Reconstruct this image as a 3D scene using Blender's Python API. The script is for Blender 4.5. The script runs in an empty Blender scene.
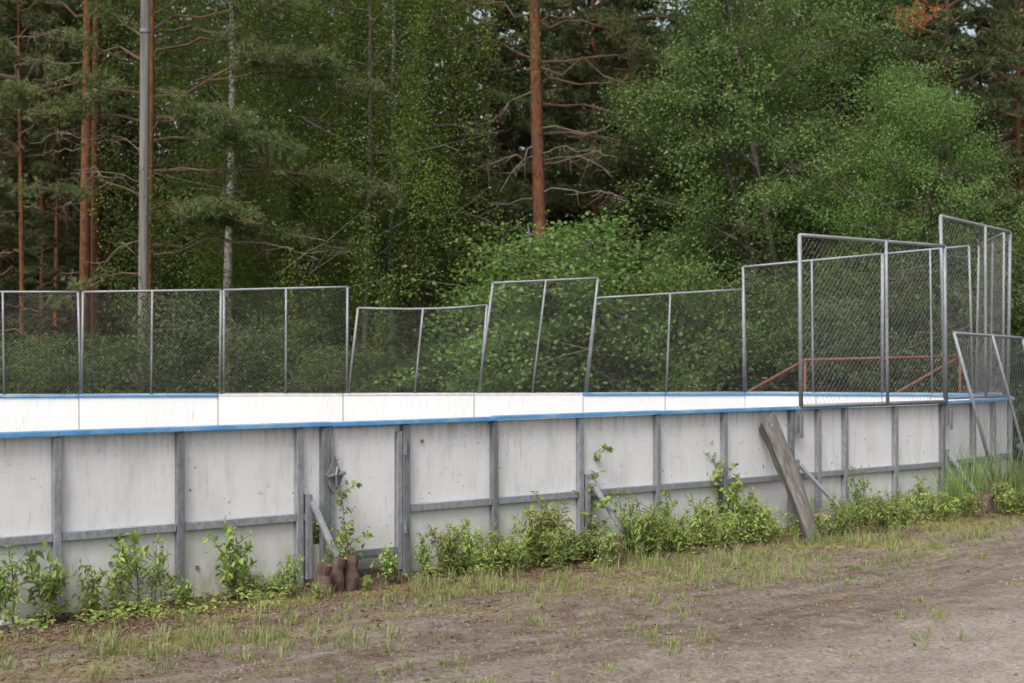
import bpy, math, random
import numpy as np
from mathutils import Vector, Matrix, noise

R = math.radians
C = bpy.context.scene.collection
F = 1422.2          # focal length in pixels of a 50 mm lens at 1024 px
EYE, HOR = 1.69, 358.0

# ------------------------------------------------------------------ helpers
def at(px, D, py=None):
    x = (px - 512) / F * D
    z = EYE + (HOR - py) / F * D if py is not None else 0.0
    return Vector((x, D, z))

def tag(o, label=None, cat=None, group=None, kind=None):
    if label: o['label'] = label
    if cat: o['category'] = cat
    if group: o['group'] = group
    if kind: o['kind'] = kind
    return o

def empty(name, loc, rz=0.0, parent=None):
    o = bpy.data.objects.new(name, None)
    C.objects.link(o); o.location = loc; o.rotation_euler = (0, 0, rz)
    o.empty_display_size = 0.2
    if parent: o.parent = parent
    return o

def copy_tree(o, parent=None):
    c = o.copy(); C.objects.link(c)
    if parent: c.parent = parent
    for ch in list(o.children):
        copy_tree(ch, c)
    return c

class MB:
    """collects boxes and tubes; build() links them as one mesh object"""
    def __init__(s): s.v = []; s.f = []
    def box(s, c, ux, uy, uz, hx, hy, hz):
        b = len(s.v)
        for k in (-1, 1):
            for j in (-1, 1):
                for i in (-1, 1):
                    s.v.append(Vector(c) + ux * hx * i + uy * hy * j + uz * hz * k)
        s.f += [(b, b+2, b+3, b+1), (b+4, b+5, b+7, b+6), (b, b+1, b+5, b+4),
                (b+2, b+6, b+7, b+3), (b, b+4, b+6, b+2), (b+1, b+3, b+7, b+5)]
        return s
    def bar(s, p, q, w, d, side=None):
        p, q = Vector(p), Vector(q)
        uz = (q - p).normalized()
        sd = Vector(side) if side is not None else (Vector((0, 0, 1)) if abs(uz.z) < .9 else Vector((1, 0, 0)))
        ux = (sd - uz * sd.dot(uz)).normalized()
        uy = uz.cross(ux)
        return s.box((p + q) / 2, ux, uy, uz, w / 2, d / 2, (q - p).length / 2)
    def tube(s, pts, rad, n=6, cap=True):
        pts = [Vector(p) for p in pts]
        if not hasattr(rad, '__len__'): rad = [rad] * len(pts)
        b = len(s.v)
        ref = None
        for i, p in enumerate(pts):
            t = (pts[min(i + 1, len(pts) - 1)] - pts[max(i - 1, 0)]).normalized()
            if ref is None:
                ref = Vector((0, 0, 1)) if abs(t.z) < .8 else Vector((1, 0, 0))
            x = (ref - t * ref.dot(t)).normalized(); ref = x
            y = t.cross(x)
            for k in range(n):
                a = 2 * math.pi * k / n
                s.v.append(p + (x * math.cos(a) + y * math.sin(a)) * rad[i])
        for i in range(len(pts) - 1):
            for k in range(n):
                k2 = (k + 1) % n
                s.f.append((b + i*n + k, b + i*n + k2, b + (i+1)*n + k2, b + (i+1)*n + k))
        if cap:
            s.f.append(tuple(b + k for k in reversed(range(n))))
            e = b + (len(pts) - 1) * n
            s.f.append(tuple(e + k for k in range(n)))
        return s
    def build(s, name, mat, parent=None, smooth=False, bevel=0.0):
        me = bpy.data.meshes.new(name)
        o0 = parent.matrix_world_loc if hasattr(parent, 'matrix_world_loc') else None
        me.from_pydata([tuple(v) for v in s.v], [], s.f)
        me.materials.append(mat)
        if smooth: me.polygons.foreach_set('use_smooth', [True] * len(me.polygons))
        o = bpy.data.objects.new(name, me); C.objects.link(o)
        if parent: o.parent = parent
        if bevel:
            m = o.modifiers.new('bevel', 'BEVEL'); m.width = bevel; m.segments = 2; m.limit_method = 'ANGLE'
        return o
    def shift(s, off):
        off = Vector(off); s.v = [v - off for v in s.v]; return s

def poly_obj(name, V, n, mat, parent=None):
    """V: (N, n, 3) array, N separate faces of n corners"""
    V = np.asarray(V, dtype=np.float32)
    N = V.shape[0]
    me = bpy.data.meshes.new(name)
    me.vertices.add(N * n); me.vertices.foreach_set('co', V.reshape(-1))
    me.loops.add(N * n); me.loops.foreach_set('vertex_index', np.arange(N * n, dtype=np.int32))
    me.polygons.add(N); me.polygons.foreach_set('loop_start', np.arange(0, N * n, n, dtype=np.int32))
    me.update(calc_edges=True)
    me.materials.append(mat)
    o = bpy.data.objects.new(name, me); C.objects.link(o)
    if parent: o.parent = parent
    return o

def unit(a): return a / np.maximum(np.linalg.norm(a, axis=-1, keepdims=True), 1e-6)

def leaves(rng, P, ln, wd, up=.8, droop=.25, spread=1.0):
    """rhombus leaves at points P (N,3)"""
    N = len(P)
    nrm = unit(rng.normal(size=(N, 3)) * spread + np.array([0, 0, up]) * 1.3)
    ax = rng.normal(size=(N, 3)); ax[:, 2] -= droop
    ax = unit(ax - nrm * (ax * nrm).sum(1, keepdims=True))
    sd = np.cross(nrm, ax)
    s = rng.uniform(.65, 1.25, (N, 1))
    L, W = ln * s, wd * s * .5
    return np.stack([P, P + ax * L * .45 + sd * W, P + ax * L, P + ax * L * .45 - sd * W], 1)

def leaves_folded(P, ax, nrm, L, W):
    """leaves of two halves folded along the midrib; returns (2N,4,3)"""
    ax = unit(ax); nrm = unit(nrm - ax * (nrm * ax).sum(1, keepdims=True)); sd = np.cross(nrm, ax)
    L = L[:, None]; W = W[:, None] * .5
    tip = P + ax * L - nrm * L * .12
    mid = P + ax * L * .5 - nrm * L * .02
    a = np.stack([P, P + ax * L * .28 + sd * W * .85 + nrm * W * .3, P + ax * L * .62 + sd * W * .8 + nrm * W * .2, tip], 1)
    b = np.stack([P, tip, P + ax * L * .62 - sd * W * .8 + nrm * W * .2, P + ax * L * .28 - sd * W * .85 + nrm * W * .3], 1)
    return np.concatenate([a, b], 0)

def needles(rng, P, A, k, ln, w, up=.35, spread=.9):
    N = len(P)
    P = np.repeat(P, k, 0); A = np.repeat(A, k, 0)
    d = unit(A * .7 + rng.normal(size=P.shape) * spread * .7 + np.array([0, 0, up]))
    sd = unit(np.cross(d, rng.normal(size=P.shape)))
    L = ln * rng.uniform(.7, 1.2, (N * k, 1))
    return np.stack([P - sd * w * .5, P + sd * w * .5, P + d * L], 1)

# ------------------------------------------------------------------ materials
def mat(name, rough=.8, spec=.2):
    m = bpy.data.materials.new(name); m.use_nodes = True
    nt = m.node_tree; b = nt.nodes['Principled BSDF']
    b.inputs['Roughness'].default_value = rough
    b.inputs['Specular IOR Level'].default_value = spec
    return m, nt, b

def nd(nt, t, **kw):
    n = nt.nodes.new(t)
    for k, v in kw.items():
        if k in n.inputs.keys(): n.inputs[k].default_value = v
        else: setattr(n, k, v)
    return n

def noise_n(nt, vec, scale, detail=4, rough=.55, dist=0):
    n = nd(nt, 'ShaderNodeTexNoise'); n.inputs['Scale'].default_value = scale
    n.inputs['Detail'].default_value = detail; n.inputs['Roughness'].default_value = rough
    n.inputs['Distortion'].default_value = dist
    if vec: nt.links.new(vec, n.inputs['Vector'])
    return n.outputs['Fac']

def ramp(nt, fac, stops):
    r = nd(nt, 'ShaderNodeValToRGB'); e = r.color_ramp.elements
    while len(e) < len(stops): e.new(.5)
    for i, (p, c) in enumerate(stops):
        e[i].position = p
        e[i].color = (c, c, c, 1) if not hasattr(c, '__len__') else (*c, 1)
    nt.links.new(fac, r.inputs['Fac']); return r.outputs['Color']

def mixc(nt, fac, a, b, mode='MIX'):
    n = nd(nt, 'ShaderNodeMix', data_type='RGBA', blend_type=mode)
    for s, v in ((0, fac), (6, a), (7, b)):
        if hasattr(v, 'links') or hasattr(v, 'is_linked'): nt.links.new(v, n.inputs[s])
        else: n.inputs[s].default_value = v if s == 0 else ((*v, 1) if hasattr(v, '__len__') else (v, v, v, 1))
    return n.outputs[2]

def math_n(nt, op, a, b=None, c=None):
    n = nd(nt, 'ShaderNodeMath', operation=op)
    for i, v in enumerate((a, b, c)):
        if v is None: continue
        if hasattr(v, 'is_linked'): nt.links.new(v, n.inputs[i])
        else: n.inputs[i].default_value = v
    return n.outputs[0]

def pos(nt): return nd(nt, 'ShaderNodeNewGeometry').outputs['Position']
def objc(nt): return nd(nt, 'ShaderNodeTexCoord').outputs['Object']
def mapped(nt, vec, scale=(1, 1, 1), rot=(0, 0, 0)):
    m = nd(nt, 'ShaderNodeMapping'); m.inputs['Scale'].default_value = scale; m.inputs['Rotation'].default_value = rot
    nt.links.new(vec, m.inputs['Vector']); return m.outputs[0]
def bump(nt, b, h, strength=.3, dist=.01):
    n = nd(nt, 'ShaderNodeBump'); n.inputs['Strength'].default_value = strength; n.inputs['Distance'].default_value = dist
    nt.links.new(h, n.inputs['Height']); nt.links.new(n.outputs[0], b.inputs['Normal'])

WALL_ANG = math.atan2(.637, .771)

def m_board(name, base, dirty):
    m, nt, b = mat(name, .45, .3)
    p = mapped(nt, pos(nt), rot=(0, 0, -WALL_ANG))
    streak = noise_n(nt, mapped(nt, p, (4, 4, .8)), 1.6, 6, .7)
    fine = noise_n(nt, mapped(nt, p, (40, 40, 5)), 1.0, 5, .7)
    blot = noise_n(nt, p, 1.7, 5, .6)
    c = mixc(nt, ramp(nt, streak, [(.50, 0), (.85, 1)]), base, tuple(x * (1 - .32 * max(.2, dirty)) for x in base))
    c = mixc(nt, math_n(nt, 'MULTIPLY', ramp(nt, fine, [(.56, 0), (.72, 1)]), ramp(nt, blot, [(.42, 0), (.66, .75)])), c, (.28, .28, .25))
    z = nd(nt, 'ShaderNodeSeparateXYZ'); nt.links.new(pos(nt), z.inputs[0])
    low = nd(nt, 'ShaderNodeMapRange'); low.inputs[1].default_value = .55; low.inputs[2].default_value = .03
    nt.links.new(math_n(nt, 'ADD', z.outputs['Z'], math_n(nt, 'MULTIPLY', math_n(nt, 'SUBTRACT', blot, .5), .5)), low.inputs[0])
    c = mixc(nt, math_n(nt, 'MULTIPLY', low.outputs[0], .5 * dirty), c, (.40, .37, .29))
    blot2 = noise_n(nt, mapped(nt, p, (1, 1, .6)), 2.6, 6, .65)
    c = mixc(nt, math_n(nt, 'MULTIPLY', ramp(nt, blot2, [(.52, 0), (.75, 1)]), .40 * dirty), c, (.38, .38, .35))
    spot = noise_n(nt, p, 26, 2, .4)
    c = mixc(nt, math_n(nt, 'MULTIPLY', ramp(nt, spot, [(.735, 0), (.76, 1)]), .8 * dirty), c, (.10, .08, .06))
    nt.links.new(c, b.inputs['Base Color'])
    grn = noise_n(nt, mapped(nt, p, (1.4, 1.4, .5)), 3.1, 6, .7)
    low2 = nd(nt, 'ShaderNodeMapRange'); low2.inputs[1].default_value = .42; low2.inputs[2].default_value = .08
    nt.links.new(z.outputs['Z'], low2.inputs[0])
    c = mixc(nt, math_n(nt, 'MULTIPLY', math_n(nt, 'MULTIPLY', ramp(nt, grn, [(.45, 0), (.62, .65)]), low2.outputs[0]), dirty), c, (.22, .23, .14))
    hi = nd(nt, 'ShaderNodeMapRange'); hi.inputs[1].default_value = 1.0; hi.inputs[2].default_value = 1.17
    nt.links.new(z.outputs['Z'], hi.inputs[0])
    run = noise_n(nt, mapped(nt, p, (22, 22, .5)), 1.3, 5, .7)
    c = mixc(nt, math_n(nt, 'MULTIPLY', math_n(nt, 'MULTIPLY', ramp(nt, run, [(.48, 0), (.66, .6)]), hi.outputs[0]), dirty), c, (.25, .20, .14))
    scuff = noise_n(nt, mapped(nt, p, (3, 3, 7)), 4.2, 3, .5, 1.5)
    c = mixc(nt, math_n(nt, 'MULTIPLY', ramp(nt, scuff, [(.66, 0), (.70, .5)]), dirty), c, (.30, .30, .29))
    nt.links.new(c, b.inputs['Base Color'])
    bump(nt, b, noise_n(nt, p, 3, 3), .15, .02)
    return m

def m_galv(name='galvanised', lo=.17, hi=.37, rust=.18):
    m, nt, b = mat(name, .5, .4)
    p = pos(nt)
    v = noise_n(nt, mapped(nt, p, (1, 1, .45)), 38, 5, .7)
    big = noise_n(nt, p, 3.5, 3)
    c = mixc(nt, ramp(nt, v, [(.3, 0), (.7, 1)]), (lo * .95, lo, lo * 1.12), (hi * .95, hi, hi * 1.09))
    c = mixc(nt, ramp(nt, big, [(.4, 0), (.65, .55)]), c, (lo * 1.1, lo * 1.12, lo * 1.15))
    r = noise_n(nt, p, 17, 4, .7)
    c = mixc(nt, math_n(nt, 'MULTIPLY', ramp(nt, r, [(.62, 0), (.74, 1)]), rust), c, (.14, .075, .04))
    nt.links.new(c, b.inputs['Base Color']); b.inputs['Metallic'].default_value = .25
    nt.links.new(ramp(nt, v, [(.2, .38), (.8, .65)]), b.inputs['Roughness'])
    return m

def m_simple(name, c1, c2, scale=20, rough=.7, spec=.25, stretch=(1, 1, 1), bmp=.2, obj=True, c3=None):
    m, nt, b = mat(name, rough, spec)
    p = mapped(nt, objc(nt) if obj else pos(nt), stretch)
    f = noise_n(nt, p, scale, 6, .65)
    c = mixc(nt, ramp(nt, f, [(.32, 0), (.68, 1)]), c1, c2)
    if c3:
        g = noise_n(nt, p, scale * .3, 4, .6)
        c = mixc(nt, ramp(nt, g, [(.5, 0), (.66, 1)]), c, c3)
    nt.links.new(c, b.inputs['Base Color'])
    if bmp: bump(nt, b, f, bmp, .02)
    return m

def m_leaf(name, dark, light, trans=.35, warm=None, patch=.6):
    m, nt, b = mat(name, .55, .25)
    isl = nd(nt, 'ShaderNodeNewGeometry').outputs['Random Per Island']
    oi = nd(nt, 'ShaderNodeObjectInfo').outputs['Random']
    f = noise_n(nt, pos(nt), patch * 1.7, 3)
    mixf = math_n(nt, 'ADD', math_n(nt, 'MULTIPLY', isl, .40), math_n(nt, 'MULTIPLY', ramp(nt, f, [(.3, 0), (.7, 1)]), .60))
    c = mixc(nt, mixf, dark, light)
    if warm:
        w = math_n(nt, 'GREATER_THAN', isl, .965)
        c = mixc(nt, w, c, warm)
    hsv = nd(nt, 'ShaderNodeHueSaturation')
    nt.links.new(c, hsv.inputs['Color'])
    nt.links.new(math_n(nt, 'ADD', math_n(nt, 'MULTIPLY', oi, .4), .8), hsv.inputs['Value'])
    nt.links.new(math_n(nt, 'ADD', math_n(nt, 'MULTIPLY', oi, .016), .492), hsv.inputs['Hue'])
    nt.links.new(hsv.outputs[0], b.inputs['Base Color'])
    tr = nd(nt, 'ShaderNodeBsdfTranslucent')
    nt.links.new(mixc(nt, .5, hsv.outputs[0], hsv.outputs[0], 'MIX'), tr.inputs['Color'])
    mx = nd(nt, 'ShaderNodeMixShader'); mx.inputs[0].default_value = trans
    nt.links.new(b.outputs[0], mx.inputs[1]); nt.links.new(tr.outputs[0], mx.inputs[2])
    nt.links.new(mx.outputs[0], nt.nodes['Material Output'].inputs['Surface'])
    return m

def m_birch(name='birch_bark'):
    m, nt, b = mat(name, .7, .2)
    p = objc(nt)
    f = noise_n(nt, mapped(nt, p, (3, 3, 9)), 1.6, 5, .7)
    g = noise_n(nt, mapped(nt, p, (2, 2, .9)), 2.2, 4, .6)
    c = mixc(nt, ramp(nt, f, [(.3, 0), (.5, 1)]), (.06, .05, .045), (.42, .40, .37))
    c = mixc(nt, ramp(nt, g, [(.56, 0), (.64, 1)]), c, (.05, .045, .04))
    nt.links.new(c, b.inputs['Base Color']); bump(nt, b, f, .4, .02)
    return m

M = {}
M['outer'] = m_board('weathered_board', (.635, .645, .66), 1.0)
M['inner'] = m_board('clean_board', (.68, .695, .72), .12)
M['blue'] = m_simple('blue_cap', (.06, .22, .46), (.10, .30, .56), 9, .5, .4, (1, 1, 1), .05, c3=(.20, .34, .48))
M['barecap'] = m_simple('bare_cap', (.42, .42, .42), (.62, .62, .62), 14, .6)
M['galv'] = m_galv()
M['galvdark'] = m_galv('galvanised_dull', .12, .27, .30)
M['galvlight'] = m_galv('galvanised_tube', .17, .31, .10)
M['galvmid'] = m_galv('galvanised_strut', .20, .36, .15)
M['wire'] = m_simple('wire', (.16, .165, .17), (.23, .235, .24), 9, .5, .4, bmp=0)
M['wireold'] = m_simple('old_wire', (.17, .165, .16), (.25, .24, .23), 9, .6, .3, bmp=0)
M['rust'] = m_simple('rusty_red_pipe', (.10, .042, .034), (.185, .088, .068), 12, .7, .2)
M['greywood'] = m_simple('grey_wood', (.055, .05, .045), (.185, .175, .165), 4, .9, .08, (9, 9, 1.1), .9, c3=(.075, .065, .058))
M['pole'] = m_simple('pole_wood', (.13, .122, .115), (.215, .20, .19), 5, .9, .1, (10, 10, .30), .8, c3=(.10, .09, .08))
M['log'] = m_simple('brown_log', (.065, .045, .036), (.15, .105, .085), 9, .9, .1, (2, 2, .6), .5)
M['stone'] = m_simple('brown_stone', (.10, .08, .065), (.19, .155, .125), 9, .9, .1, bmp=.6)
M['concrete'] = m_simple('grey_slab', (.30, .30, .29), (.42, .41, .40), 18, .9, .1, bmp=.4)
M['pinebark'] = m_simple('pine_bark', (.05, .028, .018), (.21, .088, .042), 4.5, .9, .1, (5, 5, 1.5), 1.0, c3=(.095, .062, .045))
M['pinebarkdark'] = m_simple('dark_pine_bark', (.05, .033, .025), (.115, .065, .045), 3.4, .9, .1, (5, 5, 1.4), .9)
M['branch'] = m_simple('branch_bark', (.07, .05, .04), (.15, .09, .065), 6, .9, .1)
M['deadbranch'] = m_simple('dead_twig', (.10, .08, .065), (.20, .165, .14), 6, .9, .1)
M['alderbark'] = m_simple('alder_bark', (.06, .052, .045), (.13, .115, .10), 8, .9, .1, (4, 4, 1), .5)
M['birch'] = m_birch()
M['needle'] = m_leaf('pine_needles', (.070, .094, .036), (.175, .205, .078), .2)
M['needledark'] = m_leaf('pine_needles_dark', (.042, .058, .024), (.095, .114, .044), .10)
M['needledead'] = m_leaf('dead_needles', (.20, .075, .03), (.30, .12, .05), .1)
M['leafbirch'] = m_leaf('birch_leaves', (.085, .140, .026), (.20, .285, .060), .45)
M['leafalder'] = m_leaf('alder_leaves', (.070, .118, .032), (.165, .235, .070), .42)
M['leafbright'] = m_leaf('fresh_leaves', (.075, .130, .032), (.17, .26, .070), .42)
M['leafbush'] = m_leaf('bush_leaves', (.044, .076, .024), (.120, .165, .052), .38)
M['leafsap'] = m_leaf('sapling_leaves', (.16, .25, .055), (.38, .49, .15), .35, warm=(.25, .12, .06))
M['leafherb'] = m_leaf('herb_leaves', (.17, .26, .055), (.42, .51, .16), .35, warm=(.26, .20, .08))
M['grass'] = m_leaf('grass_blades', (.14, .18, .06), (.32, .34, .14), .3, warm=(.40, .32, .19))
M['tallgrass'] = m_leaf('tall_grass_blades', (.10, .17, .04), (.24, .34, .095), .3, warm=(.36, .30, .15))
M['stem'] = m_simple('green_stem', (.10, .085, .05), (.17, .13, .08), 8, .8)
M['litter'] = m_leaf('dry_leaf_litter', (.085, .045, .03), (.24, .155, .10), .1)
M['straw'] = m_leaf('straw', (.13, .085, .055), (.33, .26, .17), .1)
M['clod'] = m_simple('soil_clod', (.075, .05, .036), (.20, .155, .122), 2.0, .95, .05, bmp=0)
M['pebble'] = m_simple('pebbles', (.11, .09, .075), (.29, .25, .22), 2.5, .9, .1, bmp=0)

def m_ground():
    m, nt, b = mat('ground_soil', .95, .08)
    p = pos(nt)
    sep = nd(nt, 'ShaderNodeSeparateXYZ'); nt.links.new(mapped(nt, p, rot=(0, 0, -WALL_ANG)), sep.inputs[0])
    # distance out from the wall (positive towards the road): -(rotated y) + c
    d = math_n(nt, 'MULTIPLY_ADD', sep.outputs['Y'], -1.0, 9.294)
    warp = noise_n(nt, mapped(nt, mapped(nt, p, rot=(0, 0, -WALL_ANG)), (.45, 1, 1)), .9, 4, .6)
    dw = math_n(nt, 'ADD', d, math_n(nt, 'MULTIPLY', math_n(nt, 'SUBTRACT', warp, .5), 2.4))
    rut = noise_n(nt, mapped(nt, mapped(nt, p, rot=(0, 0, -WALL_ANG)), (.22, 2.6, 1)), 1.0, 5, .62)
    med = noise_n(nt, p, 4.5, 7, .68)
    fin = noise_n(nt, p, 30, 6, .75)
    grit = noise_n(nt, p, 160, 4, .8)
    soil = mixc(nt, ramp(nt, med, [(.36, 0), (.62, 1)]), (.13, .097, .074), (.26, .215, .178))
    soil = mixc(nt, ramp(nt, rut, [(.42, 0), (.62, .85)]), soil, (.30, .255, .22))
    road = mixc(nt, ramp(nt, med, [(.35, 0), (.7, 1)]), (.31, .262, .225), (.40, .345, .305))
    litter = mixc(nt, ramp(nt, fin, [(.38, 0), (.62, 1)]), (.055, .033, .024), (.17, .11, .078))
    moss = mixc(nt, ramp(nt, fin, [(.35, 0), (.65, 1)]), (.15, .14, .035), (.33, .30, .085))
    mossmask = noise_n(nt, mapped(nt, mapped(nt, p, rot=(0, 0, -WALL_ANG)), (.6, 1.1, 1)), 1.5, 6, .62)
    rg = nd(nt, 'ShaderNodeMapRange'); rg.inputs[1].default_value = 3.3; rg.inputs[2].default_value = 5.0
    nt.links.new(dw, rg.inputs[0])
    c = mixc(nt, rg.outputs[0], soil, road)
    lg = nd(nt, 'ShaderNodeMapRange'); lg.inputs[1].default_value = 1.5; lg.inputs[2].default_value = .4
    nt.links.new(dw, lg.inputs[0])
    c = mixc(nt, lg.outputs[0], c, litter)
    mg = nd(nt, 'ShaderNodeMapRange'); mg.inputs[1].default_value = 2.5; mg.inputs[2].default_value = 1.1
    nt.links.new(dw, mg.inputs[0])
    c = mixc(nt, math_n(nt, 'MULTIPLY', mg.outputs[0], ramp(nt, mossmask, [(.46, 0), (.56, .95)])), c, moss)
    brown = noise_n(nt, mapped(nt, mapped(nt, p, rot=(0, 0, -WALL_ANG)), (.5, 1.6, 1)), 2.3, 7, .7)
    c = mixc(nt, math_n(nt, 'MULTIPLY', ramp(nt, brown, [(.44, 0), (.64, .72)]), math_n(nt, 'SUBTRACT', 1.0, rg.outputs[0])), c, (.135, .095, .068))
    c = mixc(nt, 1.0, c, ramp(nt, fin, [(.30, .42), (.70, 1.40)]), 'MULTIPLY')
    c = mixc(nt, 1.0, c, ramp(nt, grit, [(.28, .60), (.72, 1.30)]), 'MULTIPLY')
    # forest floor and rink floor: dark mould / sand behind the wall
    bk = nd(nt, 'ShaderNodeMapRange'); bk.inputs[1].default_value = -.2; bk.inputs[2].default_value = -1.0
    nt.links.new(d, bk.inputs[0])
    c = mixc(nt, bk.outputs[0], c, mixc(nt, ramp(nt, med, [(.4, 0), (.6, 1)]), (.10, .085, .06), (.17, .15, .10)))
    nt.links.new(c, b.inputs['Base Color'])
    h = math_n(nt, 'ADD', math_n(nt, 'MULTIPLY', fin, .6), math_n(nt, 'MULTIPLY', grit, .4))
    bump(nt, b, h, .75, .035)
    return m
M['ground'] = m_ground()

# ------------------------------------------------------------------ layout of the rink
def Dn(px): return 1.0 / (.10753 - .00004832 * px)         # depth of the near wall
A0 = at(0, Dn(0)); A1 = at(940, Dn(940))
U = (A1 - A0).normalized(); NRM = Vector((U.y, -U.x, 0))
Z = Vector((0, 0, 1))
def wall_d(x, y): return (x - A0.x) * NRM.x + (y - A0.y) * NRM.y
def near(px, out=0.0, z=0.0):
    p = at(px, Dn(px)) + NRM * out; p.z = z; return p
def Df(px): return 18.8 + (20.15 - 18.8) * px / 745.0 if px < 745 else 20.15 - .0032 * (px - 745)
def far(px, py=None, out=0.0):
    p = at(px, Df(px), py); p.y -= out; return p

def gz(x, y):
    d = wall_d(x, y)
    if d < -.3 or y > 60 or abs(x) > 40: return 0.0
    k = min(1, (d + .3) / .5)
    h = noise.noise(Vector((x * .9, y * .9, 0))) * .028 + noise.noise(Vector((x * 3.1, y * 3.1, 4))) * .012
    t = x * U.x + y * U.y
    h += noise.noise(Vector((t * .25, d * 2.4, 9))) * .022 + noise.noise(Vector((x * 9, y * 9, 2))) * .006
    near_wall = math.exp(-(max(0, d) / .9) ** 2)
    return h * k * (1 - .6 * near_wall) - .045 * near_wall * k

# ------------------------------------------------------------------ ground
def axis(lo, hi, step, ext):
    a = list(np.arange(lo, hi + 1e-6, step)); s = step; x = lo; left = []
    while x > -ext: s *= 1.5; x -= s; left.append(x)
    s = step; x = hi; right = []
    while x < ext: s *= 1.5; x += s; right.append(x)
    return left[::-1] + a + right
gx, gy = axis(-7, 9, .07, 400), axis(4.5, 19, .07, 400)
gv = [(x, y, gz(x, y)) for y in gy for x in gx]
nx = len(gx)
gf = [(j*nx+i, j*nx+i+1, (j+1)*nx+i+1, (j+1)*nx+i) for j in range(len(gy)-1) for i in range(nx-1)]
gm = bpy.data.meshes.new('ground'); gm.from_pydata(gv, [], gf); gm.materials.append(M['ground'])
gm.polygons.foreach_set('use_smooth', [True] * len(gf))
go = bpy.data.objects.new('ground', gm); C.objects.link(go); tag(go, kind='structure')

# ------------------------------------------------------------------ near board wall
base = near(400)
wall = empty('board_wall', base)
tag(wall, 'weathered white board wall in a steel frame under a blue cap, weeds along its foot', 'board wall')
H, RAILZ = 1.165, .49
pxs = [55, 178, 297, 327, 399, 492, 578, 655, 722, 789, 816, 843, 893, 940]
nodes = [near(55) - U * (1.02 * k) for k in range(7, 0, -1)] + [near(p) for p in pxs]
K1, K2 = at(971, 16.75), at(991, 17.2)
KA, KB, KC = at(1008, 17.7), at(1002, 18.8), at(975, 19.45)
nodes += [K1, K2, KA, KB, KC]
ngate = 7 + 3            # bay between px 327 and 399
def part(mb, name, m, parent=wall, **k): return mb.shift(base).build(name, m, parent, **k)
random.seed(4)
for i in range(len(nodes) - 1):
    a, b = nodes[i], nodes[i+1]
    u = (b - a).normalized(); n = Vector((u.y, -u.x, 0))
    gate = i == ngate
    z0 = -.07 if not gate else .12
    g = .004
    # board
    a2, b2 = a + u * g, b - u * g
    if i == ngate - 1:       # narrow filler board, broken off at its foot
        z0 = .46
    o = part(MB().box((a2 + b2) / 2 + Z * ((z0 + H) / 2) - n * (.007 + .002 * (i % 3)), u, n, Z, (b2 - a2).length / 2, .006, (H - z0) / 2), 'board', M['outer'])
    if i == ngate - 1:
        lo = part(MB().box((a2 + b2) / 2 + Z * .10 - n * .004 - u * .02, u, n, Z, (b2 - a2).length / 2 - .03, .006, .17), 'board', M['outer'])
        lo['label'] = 'broken lower piece of the narrow filler board'
    # rail
    if not gate:
        part(MB().box((a + b) / 2 + Z * RAILZ + n * .022, u, n, Z, (b - a).length / 2 - .032, .021, .028), 'rail', M['galv'], bevel=.003)
    # cap, one length for two bays
random.seed(9)
caps = list(range(0, len(nodes) - 1, 2))
for ci, i in enumerate(caps):
    j = min(i + 2, len(nodes) - 1)
    mb = MB()
    for k in range(i, j):
        a, b = nodes[k], nodes[k+1]; u = (b - a).normalized(); n = Vector((u.y, -u.x, 0))
        e0 = .004 if k == i else -.0; e1 = .004 if k == j - 1 else 0
        z = 1.185 + .004 * math.sin(ci * 2.3)
        mb.box((a + b) / 2 + Z * z + n * .025, u, n, Z, (b - a).length / 2 - e0, .052, .017)
    part(mb, 'cap', M['blue'], bevel=.005)
for i, p in enumerate(nodes[:-1]):
    a = nodes[max(i-1, 0)]; b = nodes[i+1]; u = (b - a).normalized(); n = Vector((u.y, -u.x, 0))
    if i in (ngate, ngate + 1):      # gate jambs: two posts side by side
        s = -1 if i == ngate else 1
        part(MB().box(p + n * .030 + Z * .53 + u * s * .040, u, n, Z, .032, .027, .63), 'jamb_post', M['galvdark'], bevel=.004)
        part(MB().box(p + n * .024 + Z * .56 - u * s * .018, u, n, Z, .022, .021, .55), 'jamb_post', M['galv'], bevel=.004)
    else:
        part(MB().box(p + n * .028 + Z * .53, u, n, Z, .027, .025, .63), 'post', M['galv'] if i % 4 else M['galvdark'], bevel=.004)
# gate
gA, gB = nodes[ngate], nodes[ngate+1]
gate = empty('gate', (gA + gB) / 2 - base, parent=wall)
gate['label'] = 'board gate without a middle rail, between doubled posts'
gc = (gA + gB) / 2; L = (gB - gA).length / 2
gate_b = MB().box(Vector((0, 0, .63)) + NRM * .002, U, NRM, Z, L - .05, .007, .52)
gate_b.build('gate_board', M['outer'], gate)
fr = MB()
for zz in (.17, .075):
    fr.box(Vector((0, 0, zz)) + NRM * .03, U, NRM, Z, L - .05, .02, .026)
fr.build('gate_frame', M['galvdark'], gate, bevel=.003)
lt = MB()
c0 = -U * (L - .015) + NRM * .066 + Z * .80
dia = [(0, .16), (.055, .03), (.085, -.005), (.04, -.10), (-.01, -.14), (-.05, -.08), (-.075, 0), (-.04, .03)]
b0 = len(lt.v)
for dz in (0, .014):
    for (x, z) in dia: lt.v.append(c0 + U * x + Z * z + NRM * dz)
n8 = len(dia)
lt.f.append(tuple(range(n8))[::-1]); lt.f.append(tuple(range(n8, 2 * n8)))
for k in range(n8): lt.f.append((k, (k+1) % n8, n8 + (k+1) % n8, n8 + k))
lt.tube([c0 + U * .02 + NRM * .03 + Z * .06, c0 + U * .0 + NRM * .04 + Z * .0, c0 + U * .01 + NRM * .035 - Z * .09], .012, 6)
lt.tube([c0 - U * .06 + NRM * .03 - Z * .01, c0 + U * .085 + NRM * .035 + Z * .012], .014, 6)
lt.build('latch', M['galvdark'], gate)
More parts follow.
